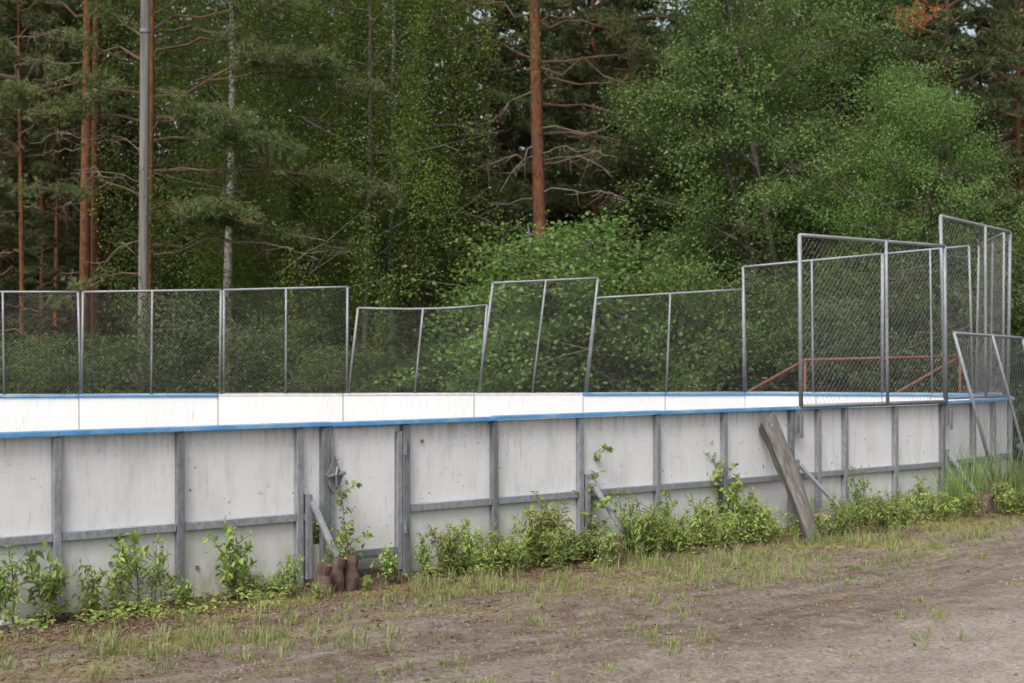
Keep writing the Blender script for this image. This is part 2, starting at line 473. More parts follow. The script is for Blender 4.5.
hg = MB().tube([U * (L + .02) + NRM * .066 + Z * .92, U * (L + .02) + NRM * .066 + Z * 1.02], .014, 8)
hg.build('hinge', M['galvdark'], gate)
hg2 = MB().tube([U * (L + .02) + NRM * .066 + Z * .30, U * (L + .02) + NRM * .066 + Z * .40], .014, 8)
hg2.build('hinge', M['galvdark'], gate)
# braces with sleeves
def brace(px, foot, top=.60, sl_z=(.02, .66)):
    p = near(px)
    s = MB().box(p + U * .075 + NRM * .035 + Z * ((sl_z[0] + sl_z[1]) / 2), U, NRM, Z, .028, .022, (sl_z[1] - sl_z[0]) / 2)
    part(s, 'brace_sleeve', M['galv'], bevel=.003)
    part(MB().bar(p + U * .10 + NRM * .06 + Z * top, foot, .045, .03, U), 'brace', M['galvmid'], bevel=.003)
brace(297, near(297) + U * .16 + NRM * .36 + Z * .14)
brace(578, near(578) + U * .20 + NRM * .38 + Z * .16)
brace(789, near(789) + U * .38 + NRM * .36 + Z * .16)
brace(940, near(940) + U * .10 + NRM * .50 + Z * .06)
part(MB().bar(KA + Vector((.1, -.06, .62)), KA + Vector((.75, -.35, .02)), .05, .03), 'brace', M['galvdark'])
# fence sockets bolted under the cap
for px in (789, 940):
    p = near(px) + U * .07
    part(MB().box(p + NRM * .062 + Z * 1.045, U, NRM, Z, .045, .012, .115), 'socket', M['galvdark'], bevel=.004)
    part(MB().box(p + NRM * .085 + U * .02 + Z * 1.00, U, NRM, Z, .02, .012, .12), 'socket', M['galvdark'], bevel=.004)
# small marks: bolts on the boards
bm = MB()
for px, z in ((110, .28), (432, .20), (197, .19), (422, 1.02)):
    p = near(px); bm.box(p + NRM * .004 + Z * z, U, NRM, Z, .012, .006, .012)
part(bm, 'bolts', M['galvdark'])

# ------------------------------------------------------------------ far board wall
fn = [far(p) for p in (-640, -490, -345, -205, -63, 79, 218, 343, 474, 583, 665, 745, 816, 882, 930)] + [KC]
fbase = far(474)
fwall = empty('board_wall', fbase)
tag(fwall, 'clean white inner board wall across the rink, its edge capped part blue, part bare', 'board wall')
for i in range(len(fn) - 1):
    a, b = fn[i].copy(), fn[i+1].copy(); a.z = b.z = 0
    u = (b - a).normalized(); n = Vector((u.y, -u.x, 0))
    q = Vector((fbase.x, fbase.y, 0))
    a, b = a - q, b - q
    MB().box((a + b) / 2 + Z * .59, u, n, Z, (b - a).length / 2 - .005, .007, .58).build('board', M['inner'], fwall)
    bare = 6 <= i <= 8
    MB().box((a + b) / 2 + Z * 1.186 - n * .02 + Z * (.003 * (i % 2)), u, n, Z, (b - a).length / 2 - .004, .05 if not bare else .03, .016).build('cap', M['barecap'] if bare else M['blue'], fwall, bevel=.004)
    MB().box(a - n * .04 + Z * .58, u, n, Z, .03, .025, .58).build('post', M['galv'], fwall)
    MB().box((a + b) / 2 - n * .03 + Z * .5, u, n, Z, (b - a).length / 2 - .03, .02, .025).build('rail', M['galv'], fwall)
fwall.location = (fbase.x, fbase.y, 0)

# ------------------------------------------------------------------ wire mesh fence panels
def mesh_panel(label, bl, br, tr, tl, mids=(.5,), r=.0175, cell=.05, wr=.0006, kink=None, midtop=None, wire='wire', bottom=True, sag=0):
    """corner points in the world: bottom left, bottom right, top right, top left"""
    bl, br, tr, tl = map(Vector, (bl, br, tr, tl))
    o = (bl + br) / 2
    root = empty('mesh_fence_panel', o); tag(root, label, 'fence panel', 'wire mesh panels above the rink boards')
    bl, br, tr, tl = bl - o, br - o, tr - o, tl - o
    nrm = (br - bl).cross(tl - bl).normalized()
    def P(s, t):
        p = (bl * (1-s) + br * s) * (1-t) + (tl * (1-s) + tr * s) * t
        if kink: p = p + Z * kink * t * math.sin(math.pi * min(1, s * .75)) * -1
        return p + nrm * (sag * math.sin(math.pi * s) * math.sin(math.pi * t))
    fr = MB()
    fr.tube([P(0, t) for t in (0, .5, 1)], r, 8); fr.tube([P(1, t) for t in (0, .5, 1)], r, 8)
    fr.tube([P(s, 1) for s in (0, .2, .4, .6, .8, 1)], r * .92, 8)
    if bottom: fr.tube([P(s, 0.0) for s in (0, .5, 1)], r * .9, 8)
    fr.build('frame', M['galvlight'], root, smooth=True)
    for s in mids:
        MB().tube([P(s, t) + nrm * (.02) for t in (0, .35, .65, 1)], r * .85, 8).build('centre_post', M['galvlight'], root, smooth=True)
    W = (br - bl).length; Hh = ((tl - bl).length + (tr - br).length) / 2
    w = MB(); ny = Hh / cell / 1.15; nxw = W / cell
    rnd = random.Random(len(label))
    for sgn in (1, -1):
        k0 = -int(ny) - 1 if sgn > 0 else 0
        k1 = int(nxw) + 1 if sgn > 0 else int(nxw + ny) + 2
        for k in range(k0, k1):
            # line  s*nxw = k + sgn * t*ny
            ts = [0.0, 1.0]
            tA = (0 - k) / (sgn * ny); tB = (nxw - k) / (sgn * ny)
            lo, hi = max(0, min(tA, tB)), min(1, max(tA, tB))
            if hi - lo < .01: continue
            pts = []
            for q in range(5):
                t = lo + (hi - lo) * q / 4
                s = min(1, max(0, (k + sgn * t * ny) / nxw))
                pts.append(P(s, t) + nrm * (.0022 * sgn))
            w.tube(pts, wr, 3, cap=False)
    w.build('wire_mesh', M[wire], root)
    return root

def fquad(p, d=0.03):   # four image corners on the far wall (bl, br, tr, tl), depth taken from the wall at the foot
    (xb0, yb0), (xb1, yb1), (xt1, yt1), (xt0, yt0) = p
    return [at(xb0, Df(xb0) + d, yb0), at(xb1, Df(xb1) + d, yb1), at(xt1, Df(xb1) + d, yt1), at(xt0, Df(xb0) + d, yt0)]
FY = 394
for k, x in enumerate((-215,)):
    mesh_panel('upright mesh panel just outside the left edge of the picture', *fquad([(x, FY+1), (x + 138, FY+1), (x + 138, 292), (x, 292)]))
mesh_panel('upright mesh panel below the slim pine trunks, first left of the orange trunk pair', *fquad([(-73, FY+1), (81, FY+1), (78, 292), (-73, 292)]), mids=(.5,))
mesh_panel('upright mesh panel crossed behind by the grey wooden pole', *fquad([(82, FY+1), (220, FY), (221, 290), (83, 292)]))
mesh_panel('upright mesh panel right of the birch trunk, its top rail sloping up rightward', *fquad([(224, FY), (347, FY), (347.5, 287), (224, 290)]))
mesh_panel('lowest sagging mesh panel with a dented top rail, leaning right', *fquad([(348.5, FY), (480, FY-.5), (487, 302), (358, 308)]), kink=.06)
mesh_panel('tilted tall mesh panel, raised above the two lower panels beside it', *fquad([(478.5, FY), (585, FY-.5), (598, 278), (493, 283)]))
mesh_panel('wide low mesh panel with its right end higher, right of the tilted panel', *fquad([(587, FY-.5), (744, FY-1.5), (743, 289.5), (596, 298)]))
mesh_panel('mesh panel in front of the left end of the rusty red goal frame', *fquad([(746, FY-1.5), (882, FY-.5), (882, 254), (743, 267)]), r=.019)
q = fquad([(883, FY-.5), (973, FY), (969, 246), (883, 254)]); 
mesh_panel('mesh panel at the far corner, half hidden behind the near mesh panel', *q, mids=(.55,))
# near panels on the wall's own line
def nq(px, py, out=.075):
    p = near(px, out); D = p.y
    # move along the wall so that it projects at px
    for _ in range(6):
        cur = 512 + F * p.x / p.y
        p += U * ((px - cur) / 90.0)
    p.z = EYE + (HOR - py) / F * p.y
    return p
mesh_panel('large near mesh panel bolted on the blue cap, above the leaning timber', nq(801, 406), nq(946, 401.5), nq(944.5, 246), nq(799.5, 235), r=.022, mids=(.56,), cell=.07, wr=.0011)
d2 = (KA - A1).normalized(); n2 = Vector((d2.y, -d2.x, 0))
def kq(px, py, D): return at(px, D, py)
mesh_panel('tallest mesh panel at the rink corner, rising above all the others', kq(945, 398, 16.2), kq(1008, 396, 17.65), kq(1010, 232, 17.65), kq(940.5, 216, 16.2), r=.022, mids=(.6,), cell=.07, wr=.0015)
mesh_panel('edge-on mesh panel closing the rink corner behind the tallest panel', kq(1003, 394, 18.75), kq(976, 393, 19.4), kq(979, 245, 19.4), kq(1004, 233, 18.75), mids=(.5,), wire='wireold', wr=.0022, cell=.05)
# loose panel leaning on the corner
tl, tr_ = at(954, 15.95, 333), at(1022, 17.35, 338)
mv = Vector((.66, .40, 0)); 
blp = tl + mv; blp.z = .03; brp = tr_ + mv; brp.z = .03
mesh_panel('loose mesh panel leaning askew on the rink corner, feet in the tall grass', blp, brp, tr_, tl, r=.020, mids=(.52,), cell=.07, wr=.0018)

# ------------------------------------------------------------------ goal frame behind the far wall
gD = 20.9
g0 = at(805, gD, 360); g1 = at(960, gD + .1, 356.5)
goal = empty('goal_frame', ((g0.x + g1.x) / 2, gD, 0))
tag(goal, 'rusty red pipe goal frame behind the boards under the near mesh panel', 'goal frame')
off = Vector(goal.location)
MB().tube([g0 - off, g1 - off], .023, 10).build('crossbar', M['rust'], goal, smooth=True)
for g in (g0, g1):
    f0 = g.copy(); f0.z = 0
    MB().tube([g - off, f0 - off], .020, 10).build('upright', M['rust'], goal, smooth=True)
    st = g + Vector((-2.9, .12, 0)); st.z = 0.02
    MB().tube([g - off, st - off], .023, 10).build('stay', M['rust'], goal, smooth=True)

# ------------------------------------------------------------------ utility pole
pD = 24.6
pp = at(143, pD); pt = at(148.5, pD, -420); pb = at(142, pD, 400); pb.z = -.1
pole = empty('utility_pole', (pb.x, pD, 0)); tag(pole, 'bare grey wooden pole rising above the fence and out of the picture', 'pole')
o = Vector(pole.location)
MB().tube([pb - o + (pt - pb) * k / 6 for k in range(7)], [.090 - .003 * k for k in range(7)], 16).build('shaft', M['pole'], pole, smooth=True)
kz = (at(146, pD, 31).z + .1) / (pt.z + .1)
c = pb - o + (pt - pb) * kz
MB().tube([c - Z * .03, c + Z * .03], .096, 16).build('band', M['galvdark'], pole)

# ------------------------------------------------------------------ leaning timber
bt = at(814, 13.3); bt.z = gz(bt.x, bt.y) - .02
tp = near(768, .13); tp = at(766, tp.y - .02, 420)
tm = empty('timber', (bt.x, bt.y, 0)); tag(tm, 'heavy split grey timber leaning against the board wall below the near mesh panel', 'timber')
ax = (tp - bt); Lt = ax.length; ax.normalize()
tx = (U - ax * U.dot(ax)).normalized(); ty = ax.cross(tx)
ca, sa = math.cos(-.50), math.sin(-.50); tx, ty = tx * ca + ty * sa, ty * ca - tx * sa
rnd = random.Random(3)
tv, tf = [], []
NS, prof = 22, [(-.10, -.085), (-.03, -.098), (.05, -.092), (.095, -.075), (.10, .07), (.05, .092), (-.05, .09), (-.104, .075)]
for k in range(NS + 1):
    t = k / NS
    for i, (x, y) in enumerate(prof):
        w = (.86 + .22 * t - (.10 if t > .96 else 0)) * .78
        jx = noise.noise(Vector((t * 4, i * 3.1, 1))) * .016; jy = noise.noise(Vector((t * 5, i * 2.3, 7))) * .016
        e = 0.0
        if k == NS: e = .05 * (x / .11) + noise.noise(Vector((i * 1.7, 3, 5))) * .02
        if k == 0: e = noise.noise(Vector((i * 2.7, 1, 5))) * .05
        p = bt + ax * (Lt * t + e) + tx * (x * w + jx + .02 * math.sin(t * 3)) + ty * (y * w + jy)
        tv.append(p - Vector((bt.x, bt.y, 0)))
m8 = len(prof)
for k in range(NS):
    for i in range(m8):
        tf.append((k*m8+i, k*m8+(i+1) % m8, (k+1)*m8+(i+1) % m8, (k+1)*m8+i))
tf.append(tuple(range(m8))[::-1]); tf.append(tuple(NS*m8+i for i in range(m8)))
mb = MB(); mb.v = tv; mb.f = tf
bo = mb.build('beam', M['greywood'], tm, bevel=.004)
# the grain runs along the beam: turn the mesh so that its local z follows it
Q = Matrix((tx, ty, ax)).transposed()
bo.data.transform(Q.inverted().to_4x4()); bo.rotation_mode = 'QUATERNION'; bo.rotation_quaternion = Q.to_quaternion()
hp = ax * (Lt - .12) + (bt - Vector((bt.x, bt.y, 0)))
fd = -ty if ty.dot(Vector((0, -1, 0))) < 0 else ty
MB().tube([hp + fd * .06, hp + fd * .085], .014, 8).build('bolt', M['galvdark'], tm)

# ------------------------------------------------------------------ blocks and stones at the brace feet
def lumpy(name, label, cat, loc, rx, ry, rz_, m, seed, rot=0, group=None, rough=.25):
    r = np.random.default_rng(seed)
    import bmesh
    b = bmesh.new(); bmesh.ops.create_icosphere(b, subdivisions=4, radius=1)
    for v in b.verts:
        d = noise.fractal(v.co * 1.3 + Vector((seed, 0, 0)), .8, 2.0, 5) * rough
        c = v.co.copy()
        c = Vector((max(-.8, min(.8, c.x)), max(-.8, min(.8, c.y)), max(-.75, min(.75, c.z))))
        v.co = Vector((c.x * rx, c.y * ry, c.z * rz_)) * (1 + d)
    me = bpy.data.meshes.new(name); b.to_mesh(me); b.free(); me.materials.append(m)
    me.polygons.foreach_set('use_smooth', [True] * len(me.polygons))
    o = bpy.data.objects.new(name, me); C.objects.link(o); o.location = loc; o.rotation_euler = (0, 0, rot)
    return tag(o, label, cat, group)
def gp(px, d, dz=0.0):
    p = near(px)
    for _ in range(8):
        q = p + NRM * d
        cur = 512 + F * q.x / q.y
        p += U * ((px - cur) / 110.0)
    q = p + NRM * d; q.z = gz(q.x, q.y) + dz
    return q
for k, (px, d, rr, h, lab) in enumerate([(323, .50, .055, .23, 'darkest short log stub, under the slanted brace beside the gate'),
                                   (337, .42, .050, .25, 'middle short brown log stub in front of the gate'),
                                   (350, .40, .060, .26, 'thick short log stub right of the other two before the gate')]):
    p = gp(px, d)
    mb = MB(); pts = []; rad = []
    for t in range(8):
        pts.append(Vector((.008 * math.sin(t + k), .006 * math.cos(t * 1.3), -.04 + (h + .04) * t / 7))); rad.append(rr * (1 + .06 * math.sin(t * 2.1 + k)))
    rad[-1] *= .93
    mb.tube(pts, rad, 14)
    o = mb.build('log_stub', M['log'], smooth=False); o.location = p; o.rotation_euler = (.04 * (k - 1), .05, k)
    tag(o, lab, 'log', 'log stubs at the gate')
lumpy('boulder', 'brown boulder at the foot of the brace right of the leaning timber', 'boulder', gp(827, .36, .06), .25, .18, .17, M['stone'], 3, .6)
lumpy('boulder', 'dark brown boulder under the brace, left of the middle saplings', 'boulder', gp(607, .50, .06), .18, .14, .19, M['log'], 7, .2)
lumpy('boulder', 'reddish boulder in the tall grass by the loose leaning panel', 'boulder', gp(985, .48, .06), .24, .17, .20, M['log'], 12, .5)
lumpy('concrete_slab', 'broken pale grey slab at the bottom left foot of the wall', 'slab', gp(6, .16, .01), .17, .12, .05, M['concrete'], 21, .7)
lumpy('stone', 'small grey stone lying in front of the pale slab', 'stone', gp(28, .42, .01), .07, .05, .035, M['stone'], 25, .3)

# ------------------------------------------------------------------ trees
def limb_pts(rng, p0, p1, n=7, arc=.15, jit=.11):
    p0, p1 = np.array(p0, float), np.array(p1, float)
    L = np.linalg.norm(p1 - p0)
    out = []
    for k in range(n):
        t = k / (n - 1)
        p = p0 + (p1 - p0) * t + np.array([0, 0, arc * L * math.sin(math.pi * t)])
        if 0 < k < n - 1: p = p + rng.normal(size=3) * jit * L * .35
        out.append(p)
    return out

def interp(pts, t):
    f = t * (len(pts) - 1); i = min(int(f), len(pts) - 2); return pts[i] + (pts[i+1] - pts[i]) * (f - i)

def pine_limb(rng, wood, tufts, p0, p1, r0=.03, foliage=1.0, start=.45, arc=.1, spread=.5, dens=1.0, twigs=None, thick=.22):
    pts = limb_pts(rng, p0, p1, 7, arc)
    wood.tube(pts, [r0 * (1 - .8 * k / 6) + .004 for k in range(7)], 5)
    L = np.linalg.norm(np.array(p1) - np.array(p0)); d0 = unit(np.array(p1, float) - np.array(p0, float))
    nt_ = max(3, int(L * 4.5 * (dens if foliage > .2 else .9)))
    for k in range(nt_):
        t = rng.uniform(start, 1.0) if foliage > .2 else rng.uniform(.3, 1)
        b = interp(pts, t)
        side = np.cross(d0, [0, 0, 1]) * rng.choice([-1, 1])
        tl_ = spread * rng.uniform(.5, 1.1) * (1.15 - .6 * t)
        e = b + unit(d0 * rng.uniform(.2, .9) + side * rng.uniform(.3, 1) + rng.normal(size=3) * .25 + np.array([0, 0, .12 if foliage > .2 else -.25])) * tl_ * (1 if foliage > .2 else .8)
        tp_ = limb_pts(rng, b, e, 4, .06)
        wood.tube(tp_, [.009, .007, .005, .003], 3, cap=False)
        if foliage > .2:
            m = int(34 * foliage * dens * tl_ / .5)
            for _ in range(m):
                q = interp(tp_, rng.uniform(.25, 1.05)) if False else interp(tp_, min(1, rng.uniform(.2, 1.0)))
                q = q + rng.normal(size=3) * np.array([.09, .09, .05]) * (thick / .22)
                tufts.append((q, unit(e - b)))
        else:
            for _ in range(3):
                b2 = interp(tp_, rng.uniform(.3, 1)); e2 = b2 + rng.normal(size=3) * .16 + np.array([0, 0, -.08])
                wood.tube([b2, e2], [.005, .002], 3, cap=False)

def trunk_pts(rng, H, lean=(0, 0), wob=.05, n=12):
    ph = rng.uniform(0, 6, 2)
    return [np.array([lean[0] * t + wob * math.sin(ph[0] + t * 5) - wob * math.sin(ph[0]), lean[1] * t + wob * math.cos(ph[1] + t * 4) - wob * math.cos(ph[1]), H * t - .05]) for t in np.linspace(0, 1, n)]

def finish_pine(name, wood, trunkmb, tufts, rng, bark, nmat, k=14, ln=.105, w=.012, root=None, spread=.9):
    root = root or empty(name, (0, 0, 0))
    trunkmb.build('trunk', bark, root, smooth=True)
    if wood.v: wood.build('branchwork', M['branch'], root)
    if tufts:
        P = np.array([t[0] for t in tufts]); Ax = np.array([t[1] for t in tufts])
        poly_obj('crown', needles(rng, P, Ax, k, ln, w, spread=spread), 3, nmat, root)
    return root

def make_pine(seed, H=15, r0=.13, zb=5.5, Lmax=2.2, nl=46, bark='pinebark', nmat='needle', dead=8, dens=1.0, name='pine_tree', droop=0.0, w=.019, ln=.13):
    rng = np.random.default_rng(seed)
    tp_ = trunk_pts(rng, H, rng.normal(size=2) * .25, .06)
    tr = MB(); tr.tube(tp_, [r0 * (1.15 if k == 0 else 1 - .82 * k / 11) for k in range(12)], 12)
    wood, tufts = MB(), []
    az = rng.uniform(0, 6)
    for k in range(nl):
        t = (k + rng.uniform(0, .8)) / nl
        z = zb + (H - .3 - zb) * t
        az += 2.4 + rng.normal() * .3
        L = Lmax * (1 - .75 * t) * rng.uniform(.6, 1.1) * (.75 + .25 * min(1, t * 6))
        b = interp(tp_, z / H)
        e = b + np.array([math.cos(az) * L, math.sin(az) * L, L * (.10 + .35 * t - droop) + rng.normal() * .15])
        pine_limb(rng, wood, tufts, b, e, .018 + .012 * L, 1.0, .3, .07, .5, dens)
    for k in range(dead):
        z = rng.uniform(zb * .35, zb * 1.05); a = rng.uniform(0, 6.28); L = rng.uniform(.5, 1.6)
        b = interp(tp_, z / H)
        pine_limb(rng, wood, tufts, b, b + np.array([math.cos(a) * L, math.sin(a) * L, -.1 * L]), .016, 0.0, .3, .08, .4)
    return finish_pine(name, wood, tr, tufts, rng, M[bark], M[nmat], 12, ln, w)

def make_leafy(seed, H, r0, zb, Rmax, nl, leaf, nleaf, ln, wd, bark, name, profile=None, droop=0.0, clump=.38, weep=0.0, flat=.6, lean=(0, 0), nstem=1, per=7):
    rng = np.random.default_rng(seed)
    root = empty(name, (0, 0, 0))
    tr, wood = MB(), MB(); cl = []
    stems = []
    for s in range(nstem):
        ln_ = np.array(lean) + (rng.normal(size=2) * .55 * H * .25 if nstem > 1 else 0)
        hs = H * (1 if s == 0 else rng.uniform(.65, .98))
        tp_ = trunk_pts(rng, hs, ln_, .08 if nstem == 1 else .05)
        tr.tube(tp_, [r0 * (1.1 if k == 0 else 1 - .85 * k / 11) + .004 for k in range(12)], 9)
        stems.append((tp_, hs))
    az = rng.uniform(0, 6)
    for k in range(nl):
        tp_, hs = stems[k % nstem]
        t = ((k // nstem) + rng.uniform(0, .9)) / (nl / nstem)
        z = zb + (hs * .97 - zb) * t
        az += 2.4 + rng.normal() * .4
        pr = profile(t) if profile else math.sin(math.pi * min(1, .22 + .78 * t)) ** .7
        L = Rmax * pr * rng.uniform(.65, 1.12) + .15
        b = interp(tp_, min(.99, z / hs))
        e = b + np.array([math.cos(az) * L, math.sin(az) * L, L * (.45 - droop) + rng.normal() * .12])
        pts = limb_pts(rng, b, e, 6, .10)
        wood.tube(pts, [.006 + (.008 + .006 * L) * (1 - j / 5.5) for j in range(6)], 5, cap=False)
        for j in range(per):
            tt = rng.uniform(.3, 1.0) ** .75; q = interp(pts, tt)
            q2 = q + rng.normal(size=3) * np.array([1, 1, .7]) * (.28 + .12 * L)
            wood.tube([q, (q + q2) / 2 + rng.normal(size=3) * .03, q2], [.008, .006, .003], 3, cap=False)
            cl.append(q2)
            if weep:
                for w_ in range(2): cl.append(q2 + np.array([rng.normal() * .1, rng.normal() * .1, -rng.uniform(.2, 1) * weep]))
    cl = np.array(cl)
    idx = rng.integers(0, len(cl), nleaf)
    sc = rng.uniform(.6, 1.3, len(cl))[idx][:, None]
    P = cl[idx] + rng.normal(size=(nleaf, 3)) * np.array([clump, clump, clump * flat]) * sc * (.62 if not weep else .5)
    if weep: P[:, 2] += -np.abs(rng.normal(size=nleaf)) * weep * .45
    tr.build('trunk', M[bark], root, smooth=True)
    wood.build('branchwork', M['alderbark'], root)
    poly_obj('crown', leaves(rng, P, ln, wd, .7, .3 + weep * .6), 4, M[leaf], root)
    return root

def place(root, px, D, rz=0, s=1.0, label=None, cat='tree', group=None, sz=None):
    p = at(px, D); root.location = (p.x, p.y, -.03); root.rotation_euler = (0, 0, rz); root.scale = (s, s, sz or s)
    return tag(root, label, cat, group)

# --- the pine right behind the grey pole: limbs aimed where they show
def key_pine(px, D, H, r0, limbs, seed, bark, nmat='needle', extra=None, name='pine_tree', lean=(0, 0)):
    rng = np.random.default_rng(seed)
    b0 = at(px, D)
    tp_ = trunk_pts(rng, H, lean, .04)
    limbs_ = []
    tr = MB(); tr.tube(tp_, [r0 * (1.2 if k == 0 else 1 - .6 * k / 11) for k in range(12)], 14)
    wood, tufts = MB(), []
    for (ys, tx_, ty_, dD, fol, st, spr, dens) in limbs:
        zs = EYE + (HOR - ys) / F * D
        b = interp(tp_, min(.98, zs / H))
        w = at(tx_, D + dD, ty_) - b0
        lm = MB(); limbs_.append(lm)
        pine_limb(rng, lm, tufts, b, np.array(w), .022 if fol else .012, fol, st, .07, spr, dens, thick=.3)
    if extra: extra(rng, tp_, wood, tufts)
    root = finish_pine(name, wood, tr, tufts, rng, bark, M[nmat])
    for lm, spec in zip(limbs_, limbs): lm.build('limb', M['branch'] if spec[4] else M['deadbranch'], root)
    return root

def top_crown(z0, H, Lmax, n):
    def f(rng, tp_, wood, tufts):
        az = 0
        for k in range(n):
            t = k / n; z = z0 + (H - z0) * t * .98; az += 2.4
            L = Lmax * (1 - .7 * t) * rng.uniform(.7, 1.1); b = interp(tp_, z / H)
            pine_limb(rng, wood, tufts, b, b + np.array([math.cos(az) * L, math.sin(az) * L, L * .25]), .03, 1, .35, .05, .5, .9)
    return f

limbsA = [  # y on trunk, target x, y, depth change, foliage, start, spread, density
    (25, 300, 8, -.3, .9, .62, .6, 1.0), (28, 225, 33, .2, 0, .5, .3, .6), (58, 250, 34, .1, .5, .6, .4, .8),
    (92, 330, 66, -.5, 1.1, .42, .75, 1.3), (85, 370, 88, .1, 1.0, .55, .6, 1.0), (90, 0, 100, -.9, 1.2, .10, .7, 1.3),
    (118, 30, 112, .5, .9, .35, .5, 1.0), (136, 283, 150, -.6, 1.3, .30, .75, 1.5), (128, 235, 118, -.9, 1.2, .35, .65, 1.4),
    (166, 390, 200, .2, .9, .62, .6, 1.1), (170, 300, 185, -.3, 0, .4, .35, .8), (205, 262, 222, -.8, 1.3, .25, .7, 1.5), (215, 300, 240, .1, .9, .4, .6, 1.2),
    (250, 318, 258, -.2, 0, .4, .4, 1.2), (240, 350, 250, .4, .7, .6, .5, 1.0), (150, 80, 140, .8, 0, .3, .4, 1.0), (180, 70, 172, -.6, 0, .3, .4, 1.0),
    (196, 20, 190, .3, .8, .4, .6, 1.0), (235, 95, 262, -.4, 0, .3, .4, 1.2), (262, 60, 300, -.3, .7, .4, .5, 1.0),
    (60, 60, 38, .8, .6, .5, .5, 1.0), (40, 100, 10, .6, .8, .4, .5, 1.0), (10, 250, -20, .6, 1, .4, .6, 1.0), (-20, 60, -30, .0, 1, .4, .6, 1.0)]
place(key_pine(147, 25.2, 14, .075, limbsA, 5, M['pinebark'], 'needle', top_crown(9.2, 14, 2.0, 22)), 147, 25.2, label='layered young pine close behind the grey pole, long reddish limbs with flat needle sprays')

limbsB = [(10, 445, 6, .2, .5, .7, .5, .8), (14, 640, 45, -.3, .9, .6, .6, 1.1), (56, 448, 40, -.1, .4, .75, .4, .8), (24, 610, 22, .4, .7, .5, .5, 1.0),
    (58, 690, 78, .2, 1.0, .55, .7, 1.2), (62, 668, 112, -.2, .3, .6, .5, .9), (86, 488, 122, -.5, 0, .3, .35, .8), (82, 655, 95, .3, .8, .5, .6, 1.1),
    (150, 472, 170, -.3, 0, .4, .4, .9), (140, 500, 190, -.6, 0, .3, .35, 1.1), (152, 612, 176, -.4, 0, .3, .4, 1.0), (125, 668, 136, -.2, 0, .45, .55, 1.3),
    (190, 625, 200, -.6, 0, .3, .4, 1.2), (160, 650, 160, .3, .8, .5, .6, 1.0), (195, 490, 205, .2, 0, .3, .4, 1.0), (150, 600, 150, -.8, 0, .3, .4, 1.0),
    (0, 560, -30, 1, 1, .3, .6, 1.0), (100, 700, 130, .8, 1.0, .5, .6, 1.2), (130, 690, 180, 1.0, 1.0, .5, .6, 1.2)]
place(key_pine(546, 26.6, 15, .150, limbsB, 8, M['pinebark'], 'needle', top_crown(8.6, 15, 2.4, 26), lean=(-.25, 0)), 546, 26.6, label='stout orange pine trunk in the middle, bare crooked limbs on both sides')

limbsC = [(32, 0, 40, .2, 0, .3, .5, .9), (56, 20, 64, .1, 0, .3, .4, .8), (130, 30, 142, -.3, 0, .3, .4, 1.0), (70, 45, 85, -.3, 0, .3, .5, 1.2), (10, 10, 0, .5, .8, .4, .6, 1.0),
    (146, 45, 152, -.2, 0, .3, .4, 1.0), (182, 62, 210, -.6, 0, .3, .4, 1.2), (165, 138, 190, -.5, 0, .4, .3, .8)]
place(key_pine(84.5, 27.2, 15.5, .12, limbsC, 15, M['pinebark'], 'needle', top_crown(8.8, 15.5, 2.2, 24)), 84.5, 27.2, label='straight orange pine trunk, left one of a close pair beside the grey pole')
limbsD = [(52, 140, 56, -.4, 0, .3, .4, .8), (140, 138, 140, .1, 0, .4, .3, .9), (5, 130, -10, .6, .8, .4, .6, 1.0), (95, 130, 112, .5, .6, .4, .5, 1.0)]
place(key_pine(96.5, 27.6, 15, .115, limbsD, 16, M['pinebark'], 'needle', top_crown(9.0, 15, 2.2, 24)), 96.5, 27.6, label='straight orange pine trunk, right one of a close pair beside the grey pole')

# --- prototypes
pines = [make_pine(21, 15, .12, 4.0, 2.4, 60, dead=10), make_pine(22, 16, .13, 5.0, 2.3, 54, dead=12), make_pine(23, 14, .085, 2.0, 2.6, 74, dead=8, droop=.12),
         make_pine(24, 15, .085, 1.2, 2.7, 84, 'pinebarkdark', 'needledark', dead=8, droop=.2),
         make_pine(25, 15, .068, 6.2, 1.6, 44, 'pinebark', 'needle', dead=14)]
birch = make_leafy(31, 15, .105, 3.4, 2.5, 48, 'leafbirch', 90000, .050, .036, 'birch', 'birch_tree', droop=.25, clump=.3, weep=1.1, flat=1.0, per=6)
birch_dark = make_leafy(33, 15, .07, 3.0, 2.4, 50, 'leafbirch', 90000, .050, .036, 'alderbark', 'weeping_birch_tree', droop=.25, clump=.3, weep=1.2, flat=1.0, per=6)
alders = [make_leafy(41, 10.5, .11, 1.0, 2.5, 60, 'leafalder', 85000, .064, .050, 'alderbark', 'alder_tree', clump=.42, nstem=2),
          make_leafy(42, 9.0, .10, .8, 2.2, 54, 'leafbright', 70000, .064, .050, 'alderbark', 'alder_tree', clump=.40, nstem=2)]
bushes = [make_leafy(51, 3.3, .035, .2, 1.3, 40, 'leafbush', 24000, .060, .042, 'alderbark', 'bush', clump=.32, nstem=5, per=5),
          make_leafy(52, 2.7, .03, .15, 1.25, 36, 'leafbush', 15000, .066, .046, 'alderbark', 'bush', clump=.32, nstem=5, per=5),
          make_leafy(53, 3.6, .035, .2, 1.35, 40, 'leafbright', 20000, .066, .046, 'alderbark', 'bush', clump=.32, nstem=4, per=5)]
used = set()
def inst(proto, *a, **k):
    if proto.name in used: o = copy_tree(proto)
    else: o = proto; used.add(proto.name)
    return place(o, *a, **k)

